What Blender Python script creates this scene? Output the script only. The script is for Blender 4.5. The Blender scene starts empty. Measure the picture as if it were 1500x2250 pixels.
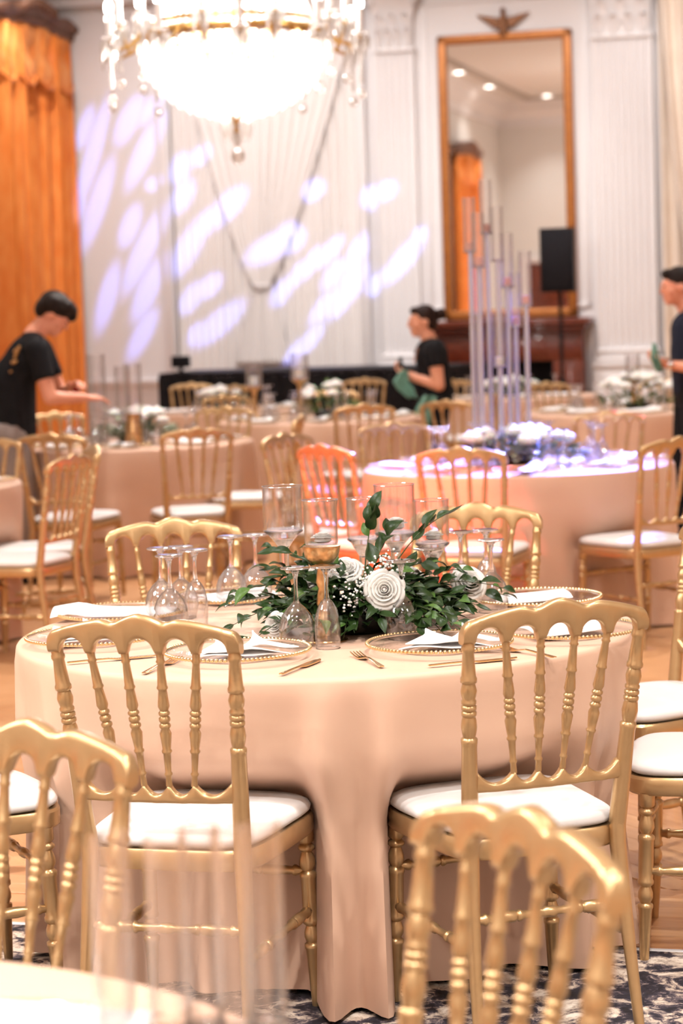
import bpy, bmesh, math, random
from mathutils import Vector, Matrix, Euler
random.seed(11)
SC = bpy.context.scene
COL = SC.collection
R = math.radians

# ------------------------------------------------------------------ camera
def make_camera():
    pitch, roll = R(5.12), R(1.9)
    f = Vector((0, math.cos(pitch), -math.sin(pitch)))
    r = Vector((1, 0, 0)); u = r.cross(f)
    r2 = r * math.cos(roll) - u * math.sin(roll)
    u2 = u * math.cos(roll) + r * math.sin(roll)
    cd = bpy.data.cameras.new('camera')
    cd.sensor_fit = 'VERTICAL'; cd.sensor_height = 36; cd.lens = 4900 / 2250 * 36
    cd.clip_start = .05; cd.clip_end = 200
    cd.dof.use_dof = True; cd.dof.focus_distance = 4.98; cd.dof.aperture_fstop = 3.9
    o = bpy.data.objects.new('camera', cd); COL.objects.link(o)
    m = Matrix((r2, u2, -f)).transposed().to_4x4(); m.translation = (0, 0, 1.535)
    o.matrix_world = m
    SC.camera = o
make_camera()

# ------------------------------------------------------------------ room axes: t along the end wall, d out into the room
WA = R(15.0)
WM = Vector((1.85, 23.3, 0)); WU = Vector((math.cos(WA), -math.sin(WA), 0)); WN = Vector((-math.sin(WA), -math.cos(WA), 0))
def W(t, d, z=0.0):
    return WM + WU * t + WN * d + Vector((0, 0, z))
WL, WR_, WD, WH = -5.0, 9.0, 26.0, 6.0

# ------------------------------------------------------------------ world, lights, exposure
w = bpy.data.worlds.new('world'); SC.world = w; w.use_nodes = True
w.node_tree.nodes['Background'].inputs[0].default_value = (1, .95, .9, 1)
w.node_tree.nodes['Background'].inputs[1].default_value = .02
SC.view_settings.view_transform = 'Standard'; SC.view_settings.look = 'None'
SC.view_settings.exposure = -0.03; SC.view_settings.gamma = 1.0
SC.view_settings.use_curve_mapping = False
SC.cycles.use_denoising = True
SC.cycles.max_bounces = 7; SC.cycles.transparent_max_bounces = 20
SC.cycles.use_adaptive_sampling = True; SC.cycles.adaptive_threshold = .05; SC.cycles.adaptive_min_samples = 12
SC.cycles.diffuse_bounces = 3; SC.cycles.glossy_bounces = 4; SC.cycles.transmission_bounces = 7
SC.cycles.sample_clamp_indirect = 4.0
SC.cycles.caustics_reflective = False; SC.cycles.caustics_refractive = False

def lamp(name, kind, loc, power, color=(1, 1, 1), size=.3, target=None, spot=60, blend=.3):
    d = bpy.data.lights.new(name, kind); d.energy = power; d.color = color
    if kind == 'AREA': d.shape = 'DISK'; d.size = size
    else: d.shadow_soft_size = size
    if kind == 'SPOT': d.spot_size = R(spot); d.spot_blend = blend
    o = bpy.data.objects.new(name, d); COL.objects.link(o); o.location = loc
    if target is not None:
        o.rotation_euler = (Vector(target) - Vector(loc)).to_track_quat('-Z', 'Y').to_euler()
    return o
WARM = (1, .97, .94)
# ceiling downlights in rows across the room
DOWN = [(t, d) for t in (-4.45, 0.0, 4.4) for d in (2.2, 6.5, 10.8, 15.0, 19.2, 22.2)] + [(t, 24.9) for t in (-3.72, 0.5, 4.4)] + [(8.0, 10.8), (8.0, 20.5)]
for t, d in DOWN:
    wide = d > 20 and t > -3.6            # cones opened wide at the camera end, as added front fill
    lamp('downlight_lamp', 'SPOT', W(t, d, WH - .06), 280 if t < -3.6 else (820 if wide else 700), WARM, .09, W(t, d, 0), 145 if wide else 96, 1.0)
# added fill spots without fixtures, only to brighten the end wall
for t in (-3.9, -2.6, -1.2, .6, 2.2):
    lamp('end_wall_fill_lamp', 'SPOT', W(t, 3.4, WH - .1), 330, (1, .955, .93), .12, W(t, 0, 2.2), 75, .8)
# the next chandelier of the same row, left of the sharp table and out of the frame
lamp('chandelier_lamp', 'POINT', W(.07, 19.6, 3.2), 310, (1, .96, .92), .45)
# stage lamps: a gobo projector with blue breakup pattern, blue and red washes on the tall candelabra table
GOBO = [(-4.48, 3.37, 0.19, 0.56, 0.08), (-4.56, 3.64, 0.08, 0.23, 0.07), (-4.7, 2.84, 0.04, 0.29, 0.1), (-4.45, 2.83, 0.18, 0.48, 0.09), (-4.06, 3.69, 0.14, 0.26, 0.1), (-3.82, 3.8, 0.12, 0.18, 0.06), (-3.91, 3.34, 0.19, 0.37, 0.09), (-3.83, 3.0, 0.02, 0.08, 0.07), (-4.1, 2.57, 0.09, 0.23, 0.09), (-3.96, 2.29, 0.23, 0.44, 0.1), (-4.39, 1.82, 0.12, 0.38, 0.09), (-3.93, 1.88, 0.16, 0.34, 0.1), (-4.01, 1.41, 0.16, 0.28, 0.09), (-3.54, 3.13, 0.07, 0.17, 0.1), (-3.52, 2.84, 0.1, 0.18, 0.1), (-3.3, 3.26, 0.07, 0.1, 0.08), (-3.47, 2.3, 0.19, 0.31, 0.11), (-3.28, 2.53, 0.12, 0.18, 0.09), (-3.04, 2.69, 0.2, 0.19, 0.11), (-3.46, 1.76, 0.1, 0.17, 0.09), (-3.25, 1.88, 0.12, 0.13, 0.09), (-3.43, 1.37, 0.05, 0.13, 0.07), (-3.16, 1.48, 0.28, 0.22, 0.11), (-2.57, 2.24, 0.27, 0.13, 0.12), (-2.34, 2.35, 0.09, 0.14, 0.14), (-2.07, 2.84, 0.11, 0.09, 0.09), (-2.46, 1.78, 0.11, 0.16, 0.08), (-2.28, 1.96, 0.08, 0.15, 0.06), (-2.12, 2.08, 0.09, 0.17, 0.06), (-1.92, 2.19, 0.15, 0.16, 0.07), (-1.88, 1.95, 0.11, 0.16, 0.08), (-1.62, 2.13, 0.09, 0.22, 0.09), (-1.68, 1.85, 0.16, 0.21, 0.11), (-1.99, 1.62, 0.15, 0.19, 0.08), (-1.81, 1.66, 0.13, 0.17, 0.08), (-2.15, 1.28, 0.14, 0.17, 0.07), (-2.36, 1.09, 0.12, 0.19, 0.07), (-1.45, 2.74, 0.08, 0.12, 0.09), (-1.28, 2.79, 0.09, 0.08, 0.08), (-1.43, 1.84, 0.1, 0.13, 0.07), (-1.13, 2.06, 0.21, 0.23, 0.09), (-0.94, 2.32, 0.06, 0.1, 0.06)]
def gobo_projector():
    o = lamp('gobo_projector_lamp', 'SPOT', W(1.5, 7.0, 4.6), 5200, (.22, .29, 1), .01, W(-2.8, 0, 2.4), 40, .2)
    bpy.context.view_layer.update()
    inv = o.matrix_world.inverted()
    def pr(t, z):
        p = inv @ W(t, .1, z); return Vector((p.x / -p.z, p.y / -p.z))
    d = o.data; d.use_nodes = True; nt = d.node_tree; N = nt.nodes; L = nt.links
    em = N['Emission']; tc = N.new('ShaderNodeTexCoord'); sp = N.new('ShaderNodeSeparateXYZ'); L.new(tc.outputs['Normal'], sp.inputs[0])
    cb = N.new('ShaderNodeCombineXYZ')
    for i in (0, 1):
        m = N.new('ShaderNodeMath'); m.operation = 'DIVIDE'; L.new(sp.outputs[i], m.inputs[0]); L.new(sp.outputs[2], m.inputs[1])
        k = N.new('ShaderNodeMath'); k.operation = 'MULTIPLY'; k.inputs[1].default_value = -1 ; L.new(m.outputs[0], k.inputs[0])
        L.new(k.outputs[0], cb.inputs[i])
    acc = None
    for (t, z, dt, dz, hw) in GOBO:
        c = pr(t, z); e = pr(t + dt, z + dz) - c
        ang = math.atan2(e.y, e.x)
        n = Vector((dz, -dt)).normalized() * hw
        q = pr(t + n.x, z + n.y) - c
        mp = N.new('ShaderNodeMapping'); mp.vector_type = 'TEXTURE'
        mp.inputs['Location'].default_value = (c.x, c.y, 0); mp.inputs['Rotation'].default_value = (0, 0, ang)
        mp.inputs['Scale'].default_value = (e.length * 1.12, q.length * 1.25, 1)
        L.new(cb.outputs[0], mp.inputs[0])
        ln = N.new('ShaderNodeVectorMath'); ln.operation = 'LENGTH'; L.new(mp.outputs[0], ln.inputs[0])
        mr = N.new('ShaderNodeMapRange'); mr.interpolation_type = 'SMOOTHSTEP'
        mr.inputs[1].default_value = 1.2; mr.inputs[2].default_value = .5; mr.inputs[3].default_value = 0; mr.inputs[4].default_value = 1
        L.new(ln.outputs['Value'], mr.inputs[0])
        if acc is None: acc = mr.outputs[0]
        else:
            mx = N.new('ShaderNodeMath'); mx.operation = 'MAXIMUM'; L.new(acc, mx.inputs[0]); L.new(mr.outputs[0], mx.inputs[1]); acc = mx.outputs[0]
    L.new(acc, em.inputs['Strength'])
    em.inputs['Color'].default_value = (1, 1, 1, 1)
gobo_projector()
lamp('blue_wash_lamp', 'SPOT', W(3.2, 7.5, 4.6), 30000, (.14, .19, 1), .08, (.84, 10.80, 1.0), 15, .5)
lamp('red_wash_lamp', 'SPOT', (-2.2, 7.0, 3.2), 5200, (1, .07, .02), .08, (.28, 10.3, .5), 14, .5)
lamp('magenta_wash_lamp', 'SPOT', W(4.0, 6.0, 4.4), 5000, (1, .08, .35), .06, (1.5, 12.4, .88), 4.5, .6)

# ------------------------------------------------------------------ mesh helpers
class G:
    def __init__(s): s.v = []; s.f = []
    def add(s, vs, fs, m=None):
        b = len(s.v)
        s.v += [tuple(m @ Vector(p)) if m is not None else tuple(p) for p in vs]
        s.f += [tuple(b + i for i in f) for f in fs]
        return s
    def box(s, x0, x1, y0, y1, z0, z1, bev=0, seg=2, m=None):
        bm = bmesh.new(); bmesh.ops.create_cube(bm, size=1)
        for v in bm.verts:
            v.co = Vector(((x0 + x1) / 2 + v.co.x * (x1 - x0), (y0 + y1) / 2 + v.co.y * (y1 - y0), (z0 + z1) / 2 + v.co.z * (z1 - z0)))
        if bev: bmesh.ops.bevel(bm, geom=bm.edges[:], offset=bev, segments=seg, affect='EDGES', profile=.5)
        bm.verts.index_update()
        s.add([v.co[:] for v in bm.verts], [[v.index for v in f.verts] for f in bm.faces], m); bm.free(); return s
    def loft(s, rings, closed=True, cap=True, m=None):
        n = len(rings[0]); vs = [p for r in rings for p in r]; fs = []
        for i in range(len(rings) - 1):
            for j in range(n if closed else n - 1):
                k = (j + 1) % n
                fs.append((i * n + j, i * n + k, (i + 1) * n + k, (i + 1) * n + j))
        if cap and closed:
            fs.append(tuple(range(n - 1, -1, -1))); fs.append(tuple((len(rings) - 1) * n + j for j in range(n)))
        return s.add(vs, fs, m)
    def lathe(s, prof, p0=(0, 0, 0), p1=None, seg=16, cap=True, m=None):
        """prof: (radius, height); the axis runs from p0 towards p1 (height in metres, or 0..1 of the way when p1 is given)"""
        p0 = Vector(p0)
        if p1 is None: ax = Vector((0, 0, 1)); ln = 1
        else: ax = Vector(p1) - p0; ln = ax.length; ax.normalize()
        a = ax.orthogonal().normalized() if abs(ax.z) < .99 else Vector((1, 0, 0)); a = (a - ax * a.dot(ax)).normalized(); b = ax.cross(a)
        rings = []
        for r, h in prof:
            c = p0 + ax * (h * ln); r = max(r, 1e-5)
            rings.append([c + (a * math.cos(2 * math.pi * j / seg) + b * math.sin(2 * math.pi * j / seg)) * r for j in range(seg)])
        return s.loft(rings, True, cap, m)
    def tube(s, pts, rad, seg=8, cap=True, m=None):
        pts = [Vector(p) for p in pts]; n = len(pts)
        if not hasattr(rad, '__len__'): rad = [rad] * n
        t = [(pts[min(i + 1, n - 1)] - pts[max(i - 1, 0)]).normalized() for i in range(n)]
        a = t[0].orthogonal().normalized(); rings = []
        for i in range(n):
            a = (a - t[i] * a.dot(t[i])).normalized(); b = t[i].cross(a)
            rings.append([pts[i] + (a * math.cos(2 * math.pi * j / seg) + b * math.sin(2 * math.pi * j / seg)) * rad[i] for j in range(seg)])
        return s.loft(rings, True, cap, m)
    def sheet(s, grid, th=0.0, m=None):
        """grid[i][j] points; optional thickness along the normal"""
        ni, nj = len(grid), len(grid[0])
        P = [[Vector(p) for p in row] for row in grid]
        if not th:
            return s.loft(P, closed=False, cap=False, m=m)
        Q = []
        for i in range(ni):
            row = []
            for j in range(nj):
                du = P[min(i + 1, ni - 1)][j] - P[max(i - 1, 0)][j]; dv = P[i][min(j + 1, nj - 1)] - P[i][max(j - 1, 0)]
                nn = du.cross(dv)
                nn = nn.normalized() if nn.length > 1e-12 else Vector((0, 0, 1))
                row.append(P[i][j] + nn * th)
            Q.append(row)
        vs = [p for r in P for p in r] + [p for r in Q for p in r]; o = ni * nj; fs = []
        for i in range(ni - 1):
            for j in range(nj - 1):
                a, b, c, d = i * nj + j, i * nj + j + 1, (i + 1) * nj + j + 1, (i + 1) * nj + j
                fs += [(d, c, b, a), (o + a, o + b, o + c, o + d)]
        for j in range(nj - 1):
            fs += [(j, j + 1, o + j + 1, o + j), ((ni - 1) * nj + j + 1, (ni - 1) * nj + j, o + (ni - 1) * nj + j, o + (ni - 1) * nj + j + 1)]
        for i in range(ni - 1):
            fs += [((i + 1) * nj, i * nj, o + i * nj, o + (i + 1) * nj), (i * nj + nj - 1, (i + 1) * nj + nj - 1, o + (i + 1) * nj + nj - 1, o + i * nj + nj - 1)]
        return s.add(vs, fs, m)
    def ell(s, c, r, seg=12, rings=8, m=None):
        rr = []
        for i in range(rings + 1):
            a = math.pi * i / rings; sr = max(math.sin(a), 1e-4)
            rr.append([(c[0] + r[0] * sr * math.cos(2 * math.pi * j / seg), c[1] + r[1] * sr * math.sin(2 * math.pi * j / seg), c[2] - r[2] * math.cos(a)) for j in range(seg)])
        return s.loft(rr, True, True, m)
    def rcone(s, p0, r0, p1, r1, side=None, flat=1.0, seg=14, round_ends=True):
        """tapered limb; flat scales the section across the 'side' axis' perpendicular (side keeps full width)"""
        p0, p1 = Vector(p0), Vector(p1); ax = (p1 - p0); ln = ax.length; ax.normalize()
        a = Vector(side) if side is not None else ax.orthogonal()
        a = (a - ax * a.dot(ax)).normalized(); b = ax.cross(a)
        st = []
        if round_ends:
            for k in range(4): q = math.pi / 2 * k / 4; st.append((p0 - ax * r0 * math.cos(q) * min(1, flat), max(r0 * math.sin(q), .001)))
        for k in range(7): q = k / 6; st.append((p0 + ax * ln * q, r0 + (r1 - r0) * q))
        if round_ends:
            for k in range(3, -1, -1): q = math.pi / 2 * k / 4; st.append((p1 + ax * r1 * math.cos(q) * min(1, flat), max(r1 * math.sin(q), .001)))
        return s.loft([[c + a * (r * math.cos(2 * math.pi * j / seg)) + b * (r * flat * math.sin(2 * math.pi * j / seg)) for j in range(seg)] for c, r in st])
    def prism(s, outline, y0, y1, m=None):
        """outline: (x, z) counter-clockwise; extruded along y (concave allowed)"""
        n = len(outline)
        bm = bmesh.new(); vs = [bm.verts.new((x, 0, z)) for x, z in outline]; f = bm.faces.new(vs)
        r = bmesh.ops.triangulate(bm, faces=[f]); bm.verts.index_update()
        tri = [[v.index for v in t.verts] for t in bm.faces]; bm.free()
        V = [(x, y0, z) for x, z in outline] + [(x, y1, z) for x, z in outline]; F = []
        for t in tri: F.append(tuple(t)); F.append(tuple(n + i for i in reversed(t)))
        for i in range(n): k = (i + 1) % n; F.append((k, i, n + i, n + k))
        return s.add(V, F, m)
    def mesh(s, name, angle=38):
        me = bpy.data.meshes.new(name); me.from_pydata(s.v, [], s.f); me.validate()
        bm = bmesh.new(); bm.from_mesh(me); bmesh.ops.recalc_face_normals(bm, faces=bm.faces); bm.to_mesh(me); bm.free()
        me.polygons.foreach_set('use_smooth', [True] * len(me.polygons))
        if angle < 179: me.set_sharp_from_angle(angle=R(angle))
        me.update(); return me
    def build(s, name, mat, parent=None, loc=None, rotz=0, angle=38, **tags):
        return obj(name, s.mesh(name, angle), mat, parent, loc, rotz, **tags)

def obj(name, me, mat, parent=None, loc=None, rotz=0, **tags):
    o = bpy.data.objects.new(name, me); COL.objects.link(o)
    if mat is not None and len(me.materials) == 0: me.materials.append(mat)
    if loc is not None: o.location = loc
    if rotz: o.rotation_euler = (0, 0, rotz)
    if parent is not None: o.parent = parent
    for k, v in tags.items():
        if v is not None: o[k] = v
    return o
def thing(name, label, category, loc=(0, 0, 0), rotz=0, group=None):
    o = bpy.data.objects.new(name, None); COL.objects.link(o); o.empty_display_size = .1
    o.location = loc; o.rotation_euler = (0, 0, rotz); o['label'] = label; o['category'] = category
    if group: o['group'] = group
    return o
KIDS = {}
def dup(root, loc, rotz, label, group=None, tilt=None):
    def cp(o, par):
        c = o.copy(); COL.objects.link(c); c.parent = par
        for ch in o.children: cp(ch, c)
        return c
    c = cp(root, None); c.location = loc; c.rotation_euler = (0, 0, rotz) if tilt is None else (tilt[0], tilt[1], rotz)
    c['label'] = label
    if group: c['group'] = group
    return c
def facing(fx, fy): return math.atan2(-fx, fy)

# ------------------------------------------------------------------ materials
def lin(c): return tuple((x / 12.92 if x <= .04045 else ((x + .055) / 1.055) ** 2.4) for x in c)
def srgb(r, g, b): return lin((r / 255, g / 255, b / 255))
def mat(name, col, rough=.5, metal=0.0, col2=None, nscale=8, namt=.5, bump=None, coat=0, sheen=0, spec=None, stretch=None, emit=None, alpha=None, sss=0, rvar=0):
    m = bpy.data.materials.new(name); m.use_nodes = True; nt = m.node_tree; N = nt.nodes; L = nt.links
    p = N['Principled BSDF']; p.inputs['Roughness'].default_value = rough; p.inputs['Metallic'].default_value = metal
    if coat: p.inputs['Coat Weight'].default_value = coat
    if sheen: p.inputs['Sheen Weight'].default_value = sheen
    if spec is not None: p.inputs['Specular IOR Level'].default_value = spec
    if sss: p.inputs['Subsurface Weight'].default_value = sss; p.inputs['Subsurface Radius'].default_value = (.02, .01, .006)
    tc = N.new('ShaderNodeTexCoord'); src = tc.outputs['Object']
    if stretch:
        mp = N.new('ShaderNodeMapping'); mp.inputs['Scale'].default_value = stretch; L.new(src, mp.inputs[0]); src = mp.outputs[0]
    nz = N.new('ShaderNodeTexNoise'); nz.inputs['Scale'].default_value = nscale; nz.inputs['Detail'].default_value = 1; L.new(src, nz.inputs['Vector'])
    rp = N.new('ShaderNodeMapRange'); rp.inputs[1].default_value = .5 - .5 * (1 - namt * .5); rp.inputs[2].default_value = .5 + .5 * (1 - namt * .5)
    L.new(nz.outputs['Fac'], rp.inputs[0])
    mx = N.new('ShaderNodeMix'); mx.data_type = 'RGBA'
    c2 = col2 if col2 is not None else tuple(x * .92 for x in col)
    mx.inputs[6].default_value = (*col, 1); mx.inputs[7].default_value = (*c2, 1)
    L.new(rp.outputs[0], mx.inputs[0]); L.new(mx.outputs[2], p.inputs['Base Color'])
    if bump:
        b = N.new('ShaderNodeTexNoise'); b.inputs['Scale'].default_value = bump[0]; b.inputs['Detail'].default_value = 1; L.new(src, b.inputs['Vector'])
        bp = N.new('ShaderNodeBump'); bp.inputs['Strength'].default_value = bump[1]; bp.inputs['Distance'].default_value = bump[2] if len(bump) > 2 else .002
        L.new(b.outputs['Fac'], bp.inputs['Height']); L.new(bp.outputs[0], p.inputs['Normal'])
    if emit: p.inputs['Emission Color'].default_value = (*emit[0], 1); p.inputs['Emission Strength'].default_value = emit[1]
    return m
def thin_glass(name, tint=(1, 1, 1), edge=.55, face=.05, power=2.5, rough=.02):
    """thin clear wall: see-through head-on, mirror-like towards grazing angles"""
    m = bpy.data.materials.new(name); m.use_nodes = True; nt = m.node_tree; N = nt.nodes; L = nt.links
    N.remove(N['Principled BSDF']); out = N['Material Output']
    tr = N.new('ShaderNodeBsdfTransparent'); tr.inputs[0].default_value = (*tint, 1)
    gl = N.new('ShaderNodeBsdfGlossy'); gl.inputs['Roughness'].default_value = rough
    lw = N.new('ShaderNodeLayerWeight'); lw.inputs[0].default_value = .5
    pw = N.new('ShaderNodeMath'); pw.operation = 'POWER'; pw.inputs[1].default_value = power; L.new(lw.outputs['Facing'], pw.inputs[0])
    nz = N.new('ShaderNodeTexNoise'); nz.inputs['Scale'].default_value = 30
    bp = N.new('ShaderNodeBump'); bp.inputs['Strength'].default_value = .08; bp.inputs['Distance'].default_value = .002
    L.new(nz.outputs['Fac'], bp.inputs['Height']); L.new(bp.outputs[0], gl.inputs['Normal'])
    mr = N.new('ShaderNodeMapRange'); mr.inputs[3].default_value = face; mr.inputs[4].default_value = edge; L.new(pw.outputs[0], mr.inputs[0])
    mx = N.new('ShaderNodeMixShader'); L.new(mr.outputs[0], mx.inputs[0]); L.new(tr.outputs[0], mx.inputs[1]); L.new(gl.outputs[0], mx.inputs[2])
    L.new(mx.outputs[0], out.inputs[0]); return m
def solid_glass(name, ior=1.48, tint=(1, 1, 1), rough=0.0):
    m = bpy.data.materials.new(name); m.use_nodes = True; N = m.node_tree.nodes; L = m.node_tree.links
    p = N['Principled BSDF']; p.inputs['Base Color'].default_value = (*tint, 1); p.inputs['Roughness'].default_value = rough
    p.inputs['Transmission Weight'].default_value = 1; p.inputs['IOR'].default_value = ior
    nz = N.new('ShaderNodeTexNoise'); nz.inputs['Scale'].default_value = 60
    bp = N.new('ShaderNodeBump'); bp.inputs['Strength'].default_value = .1; bp.inputs['Distance'].default_value = .001
    L.new(nz.outputs['Fac'], bp.inputs['Height']); L.new(bp.outputs[0], p.inputs['Normal'])
    return m
M = {}
M['gold'] = mat('champagne_gold_paint', (.58, .385, .195), .31, .74, (.53, .345, .165), 40, .6, bump=(160, .05, .001), coat=.1)
M['vinyl'] = mat('white_vinyl', (.80, .765, .74), .42, 0, (.77, .735, .71), 5, .6, bump=(60, .05, .001), sheen=.1)
M['cloth'] = mat('blush_satin', (.70, .455, .325), .5, 0, (.67, .43, .305), 6, .6, bump=(5, .30, .03), sheen=.04, spec=.3)
M['wall'] = mat('white_paint', (.76, .73, .735), .6, 0, (.74, .71, .715), 3, .5, bump=(90, .05, .001))
M['wallside'] = mat('cream_wall_paint', (.70, .675, .65), .6, 0, (.68, .655, .63), 3, .5, bump=(90, .05, .001))
M['trim'] = mat('white_trim_paint', (.77, .74, .745), .45, 0, (.75, .72, .725), 4, .5)
M['ceil'] = mat('ceiling_plaster', (.72, .70, .68), .8, 0, (.70, .68, .66), 3, .5)
M['wood'] = mat('parquet_oak', srgb(214, 164, 118), .36, 0, srgb(198, 144, 98), 3, .9, bump=(30, .05, .001), coat=.2, stretch=(2, 14, 2))
M['wood2'] = mat('parquet_oak_dark', srgb(204, 150, 104), .36, 0, srgb(184, 128, 84), 3, .9, bump=(30, .05, .001), coat=.2, stretch=(2, 14, 2))
M['floorgap'] = mat('floor_underlay', srgb(210, 158, 112), .40, 0, srgb(196, 142, 96), 6, .8)
M['mahogany'] = mat('mahogany', srgb(120, 48, 22), .35, 0, srgb(78, 26, 12), 5, .9, bump=(40, .05, .001), coat=.4, stretch=(2, 2, 12))
M['frame'] = mat('gilt_frame', srgb(176, 112, 52), .4, .4, srgb(150, 88, 38), 30, .8, bump=(50, .2, .004))
M['eagle'] = mat('gilt_eagle', srgb(140, 95, 60), .45, .35, srgb(110, 70, 42), 40, .8)
M['orange'] = mat('amber_damask', srgb(248, 156, 78), .55, 0, srgb(234, 126, 48), 9, .9, bump=(200, .1, .001), sheen=.06, spec=.25, stretch=(1, 1, .4))
M['orange2'] = mat('amber_swag', srgb(250, 170, 100), .5, 0, srgb(240, 144, 70), 9, .9, bump=(200, .1, .001), sheen=.06, spec=.25)
M['cornice'] = mat('carved_walnut', srgb(128, 88, 66), .5, 0, srgb(92, 58, 40), 14, 1, bump=(26, .5, .01))
M['sheer'] = mat('white_drape', (.80, .755, .74), .8, 0, (.78, .735, .72), 5, .6, sheen=.2)
M['black'] = mat('black_cloth', (.012, .011, .013), .85, 0, (.02, .018, .02), 12, .6, spec=.12)
M['blackplastic'] = mat('black_plastic', (.014, .013, .015), .5, 0, (.02, .018, .02), 50, .6, spec=.12)
M['grille'] = mat('black_grille', (.022, .020, .024), .6, .3, (.01, .01, .012), 260, 1, bump=(300, .6, .002), spec=.12)
M['mirror'] = mat('mirror_silver', (.90, .895, .88), .015, 1, (.88, .875, .86), 2, .3)
M['leaf'] = mat('ruscus_leaf', srgb(44, 68, 28), .34, 0, srgb(26, 44, 18), 30, .9, bump=(60, .1, .001), spec=.3)
M['leaf2'] = mat('ruscus_leaf_light', srgb(84, 116, 50), .36, 0, srgb(54, 84, 34), 30, .9, bump=(60, .1, .001), spec=.3)
M['sage'] = mat('sage_leaf', srgb(150, 158, 134), .6, 0, srgb(110, 122, 96), 30, .9)
M['petal'] = mat('ivory_petal', (.96, .94, .90), .6, 0, (.94, .91, .86), 12, .7, sss=.35, sheen=.1)
def petal_mat():
    m = bpy.data.materials.new('ivory_petal_soft'); m.use_nodes = True; N = m.node_tree.nodes; L = m.node_tree.links
    N.remove(N['Principled BSDF'])
    nz = N.new('ShaderNodeTexNoise'); nz.inputs['Scale'].default_value = 9
    cr = N.new('ShaderNodeValToRGB'); cr.color_ramp.elements[0].color = (.97, .945, .90, 1); cr.color_ramp.elements[1].color = (.98, .97, .945, 1); L.new(nz.outputs['Fac'], cr.inputs[0])
    d = N.new('ShaderNodeBsdfDiffuse'); t = N.new('ShaderNodeBsdfTranslucent'); L.new(cr.outputs[0], d.inputs[0]); L.new(cr.outputs[0], t.inputs[0])
    x = N.new('ShaderNodeMixShader'); x.inputs[0].default_value = .45; L.new(d.outputs[0], x.inputs[1]); L.new(t.outputs[0], x.inputs[2]); L.new(x.outputs[0], N['Material Output'].inputs[0])
    return m
M['petal_soft'] = petal_mat()
M['stem'] = mat('plant_stem', srgb(70, 84, 40), .6, 0, srgb(54, 62, 30), 30, .8)
M['glass'] = thin_glass('clear_glass', (.985, .985, .99), .9, .07, 1.7)
M['plate'] = thin_glass('plate_glass', (.985, .98, .98), .30, .03, 3.0)
M['glass_rim'] = thin_glass('glass_rim', (.97, .97, .98), .95, .40, 1.0)
M['crystal'] = solid_glass('solid_clear_glass')
M['acrylic'] = solid_glass('clear_acrylic', 1.49, (.97, .96, 1)); M['acrylic'].node_tree.nodes['Principled BSDF'].inputs['Transmission Weight'].default_value = .72
M['acrylic_tube'] = thin_glass('acrylic_tube', (.985, .98, .98), .75, .10, 1.6, .05)
M['wax'] = mat('white_wax', (.94, .92, .89), .45, 0, (.92, .90, .87), 10, .5, sss=.3)
M['peachwax'] = mat('peach_wax', srgb(250, 190, 170), .45, 0, srgb(244, 170, 150), 10, .5)
M['napkin'] = mat('white_linen', (.90, .885, .875), .75, 0, (.88, .865, .855), 8, .5, bump=(500, .1, .0005), sheen=.2)
M['goldmetal'] = mat('polished_gold', (.80, .52, .25), .2, 1, (.72, .44, .19), 30, .7)
M['antique'] = mat('antique_gold', (.80, .52, .26), .28, 1, (.42, .24, .10), 60, 1, bump=(90, .3, .003))
M['bead'] = mat('gold_bead', (.86, .66, .38), .16, .9, (.80, .60, .33), 40, .5)
M['beadsilver'] = mat('champagne_bead', (.82, .74, .64), .18, .9, (.74, .66, .56), 40, .5)
M['bowlblack'] = mat('black_ceramic', (.012, .011, .01), .25, 0, (.02, .018, .016), 20, .5)
M['skin'] = mat('skin', srgb(226, 160, 128), .5, 0, srgb(214, 142, 110), 9, .7, sss=.1)
M['skin2'] = mat('skin_flushed', srgb(232, 164, 134), .5, 0, srgb(222, 146, 116), 9, .7, sss=.1)
M['hair'] = mat('dark_hair', (.010, .008, .008), .45, 0, (.03, .02, .016), 60, 1, bump=(120, .5, .004), spec=.12)
M['hairbrown'] = mat('brown_hair', (.030, .014, .010), .45, 0, (.014, .007, .006), 60, 1, bump=(120, .5, .004), spec=.12)
M['tee'] = mat('black_cotton', (.010, .010, .011), .85, 0, (.015, .014, .016), 20, .7, spec=.12)
M['navy'] = mat('navy_cotton', (.022, .026, .042), .8, 0, (.014, .017, .03), 120, 1, spec=.12)
M['greypants'] = mat('grey_trousers', srgb(150, 138, 132), .85, 0, srgb(132, 120, 116), 12, .7)
M['teal'] = mat('teal_cloth', srgb(128, 172, 154), .8, 0, srgb(92, 136, 116), 9, .9)
M['darkgrey'] = mat('dark_item', (.02, .018, .02), .5, 0, (.03, .03, .03), 20, .5, spec=.12)
M['steel'] = mat('brushed_steel', (.72, .70, .68), .3, 1, (.62, .60, .58), 60, .6)
M['printgold'] = mat('gold_print', srgb(190, 140, 80), .6, 0, srgb(160, 112, 60), 40, .6)
M['white'] = mat('white_plastic', (.85, .83, .82), .4, 0, (.82, .80, .79), 20, .4)
M['cream'] = mat('cream_drape', srgb(238, 224, 210), .75, 0, srgb(228, 212, 196), 5, .6, sheen=.2)
M['bulb'] = mat('lit_bulb', (1, .95, .88), .4, 0, None, 4, .3, emit=((1, .93, .84), 40))
M['lens'] = mat('lit_downlight', (1, .97, .92), .4, 0, None, 4, .3, emit=((1, .95, .88), 25))
M['gilt'] = mat('gilt_bronze', (.62, .38, .13), .3, .9, (.45, .26, .08), 40, .8)

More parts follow.
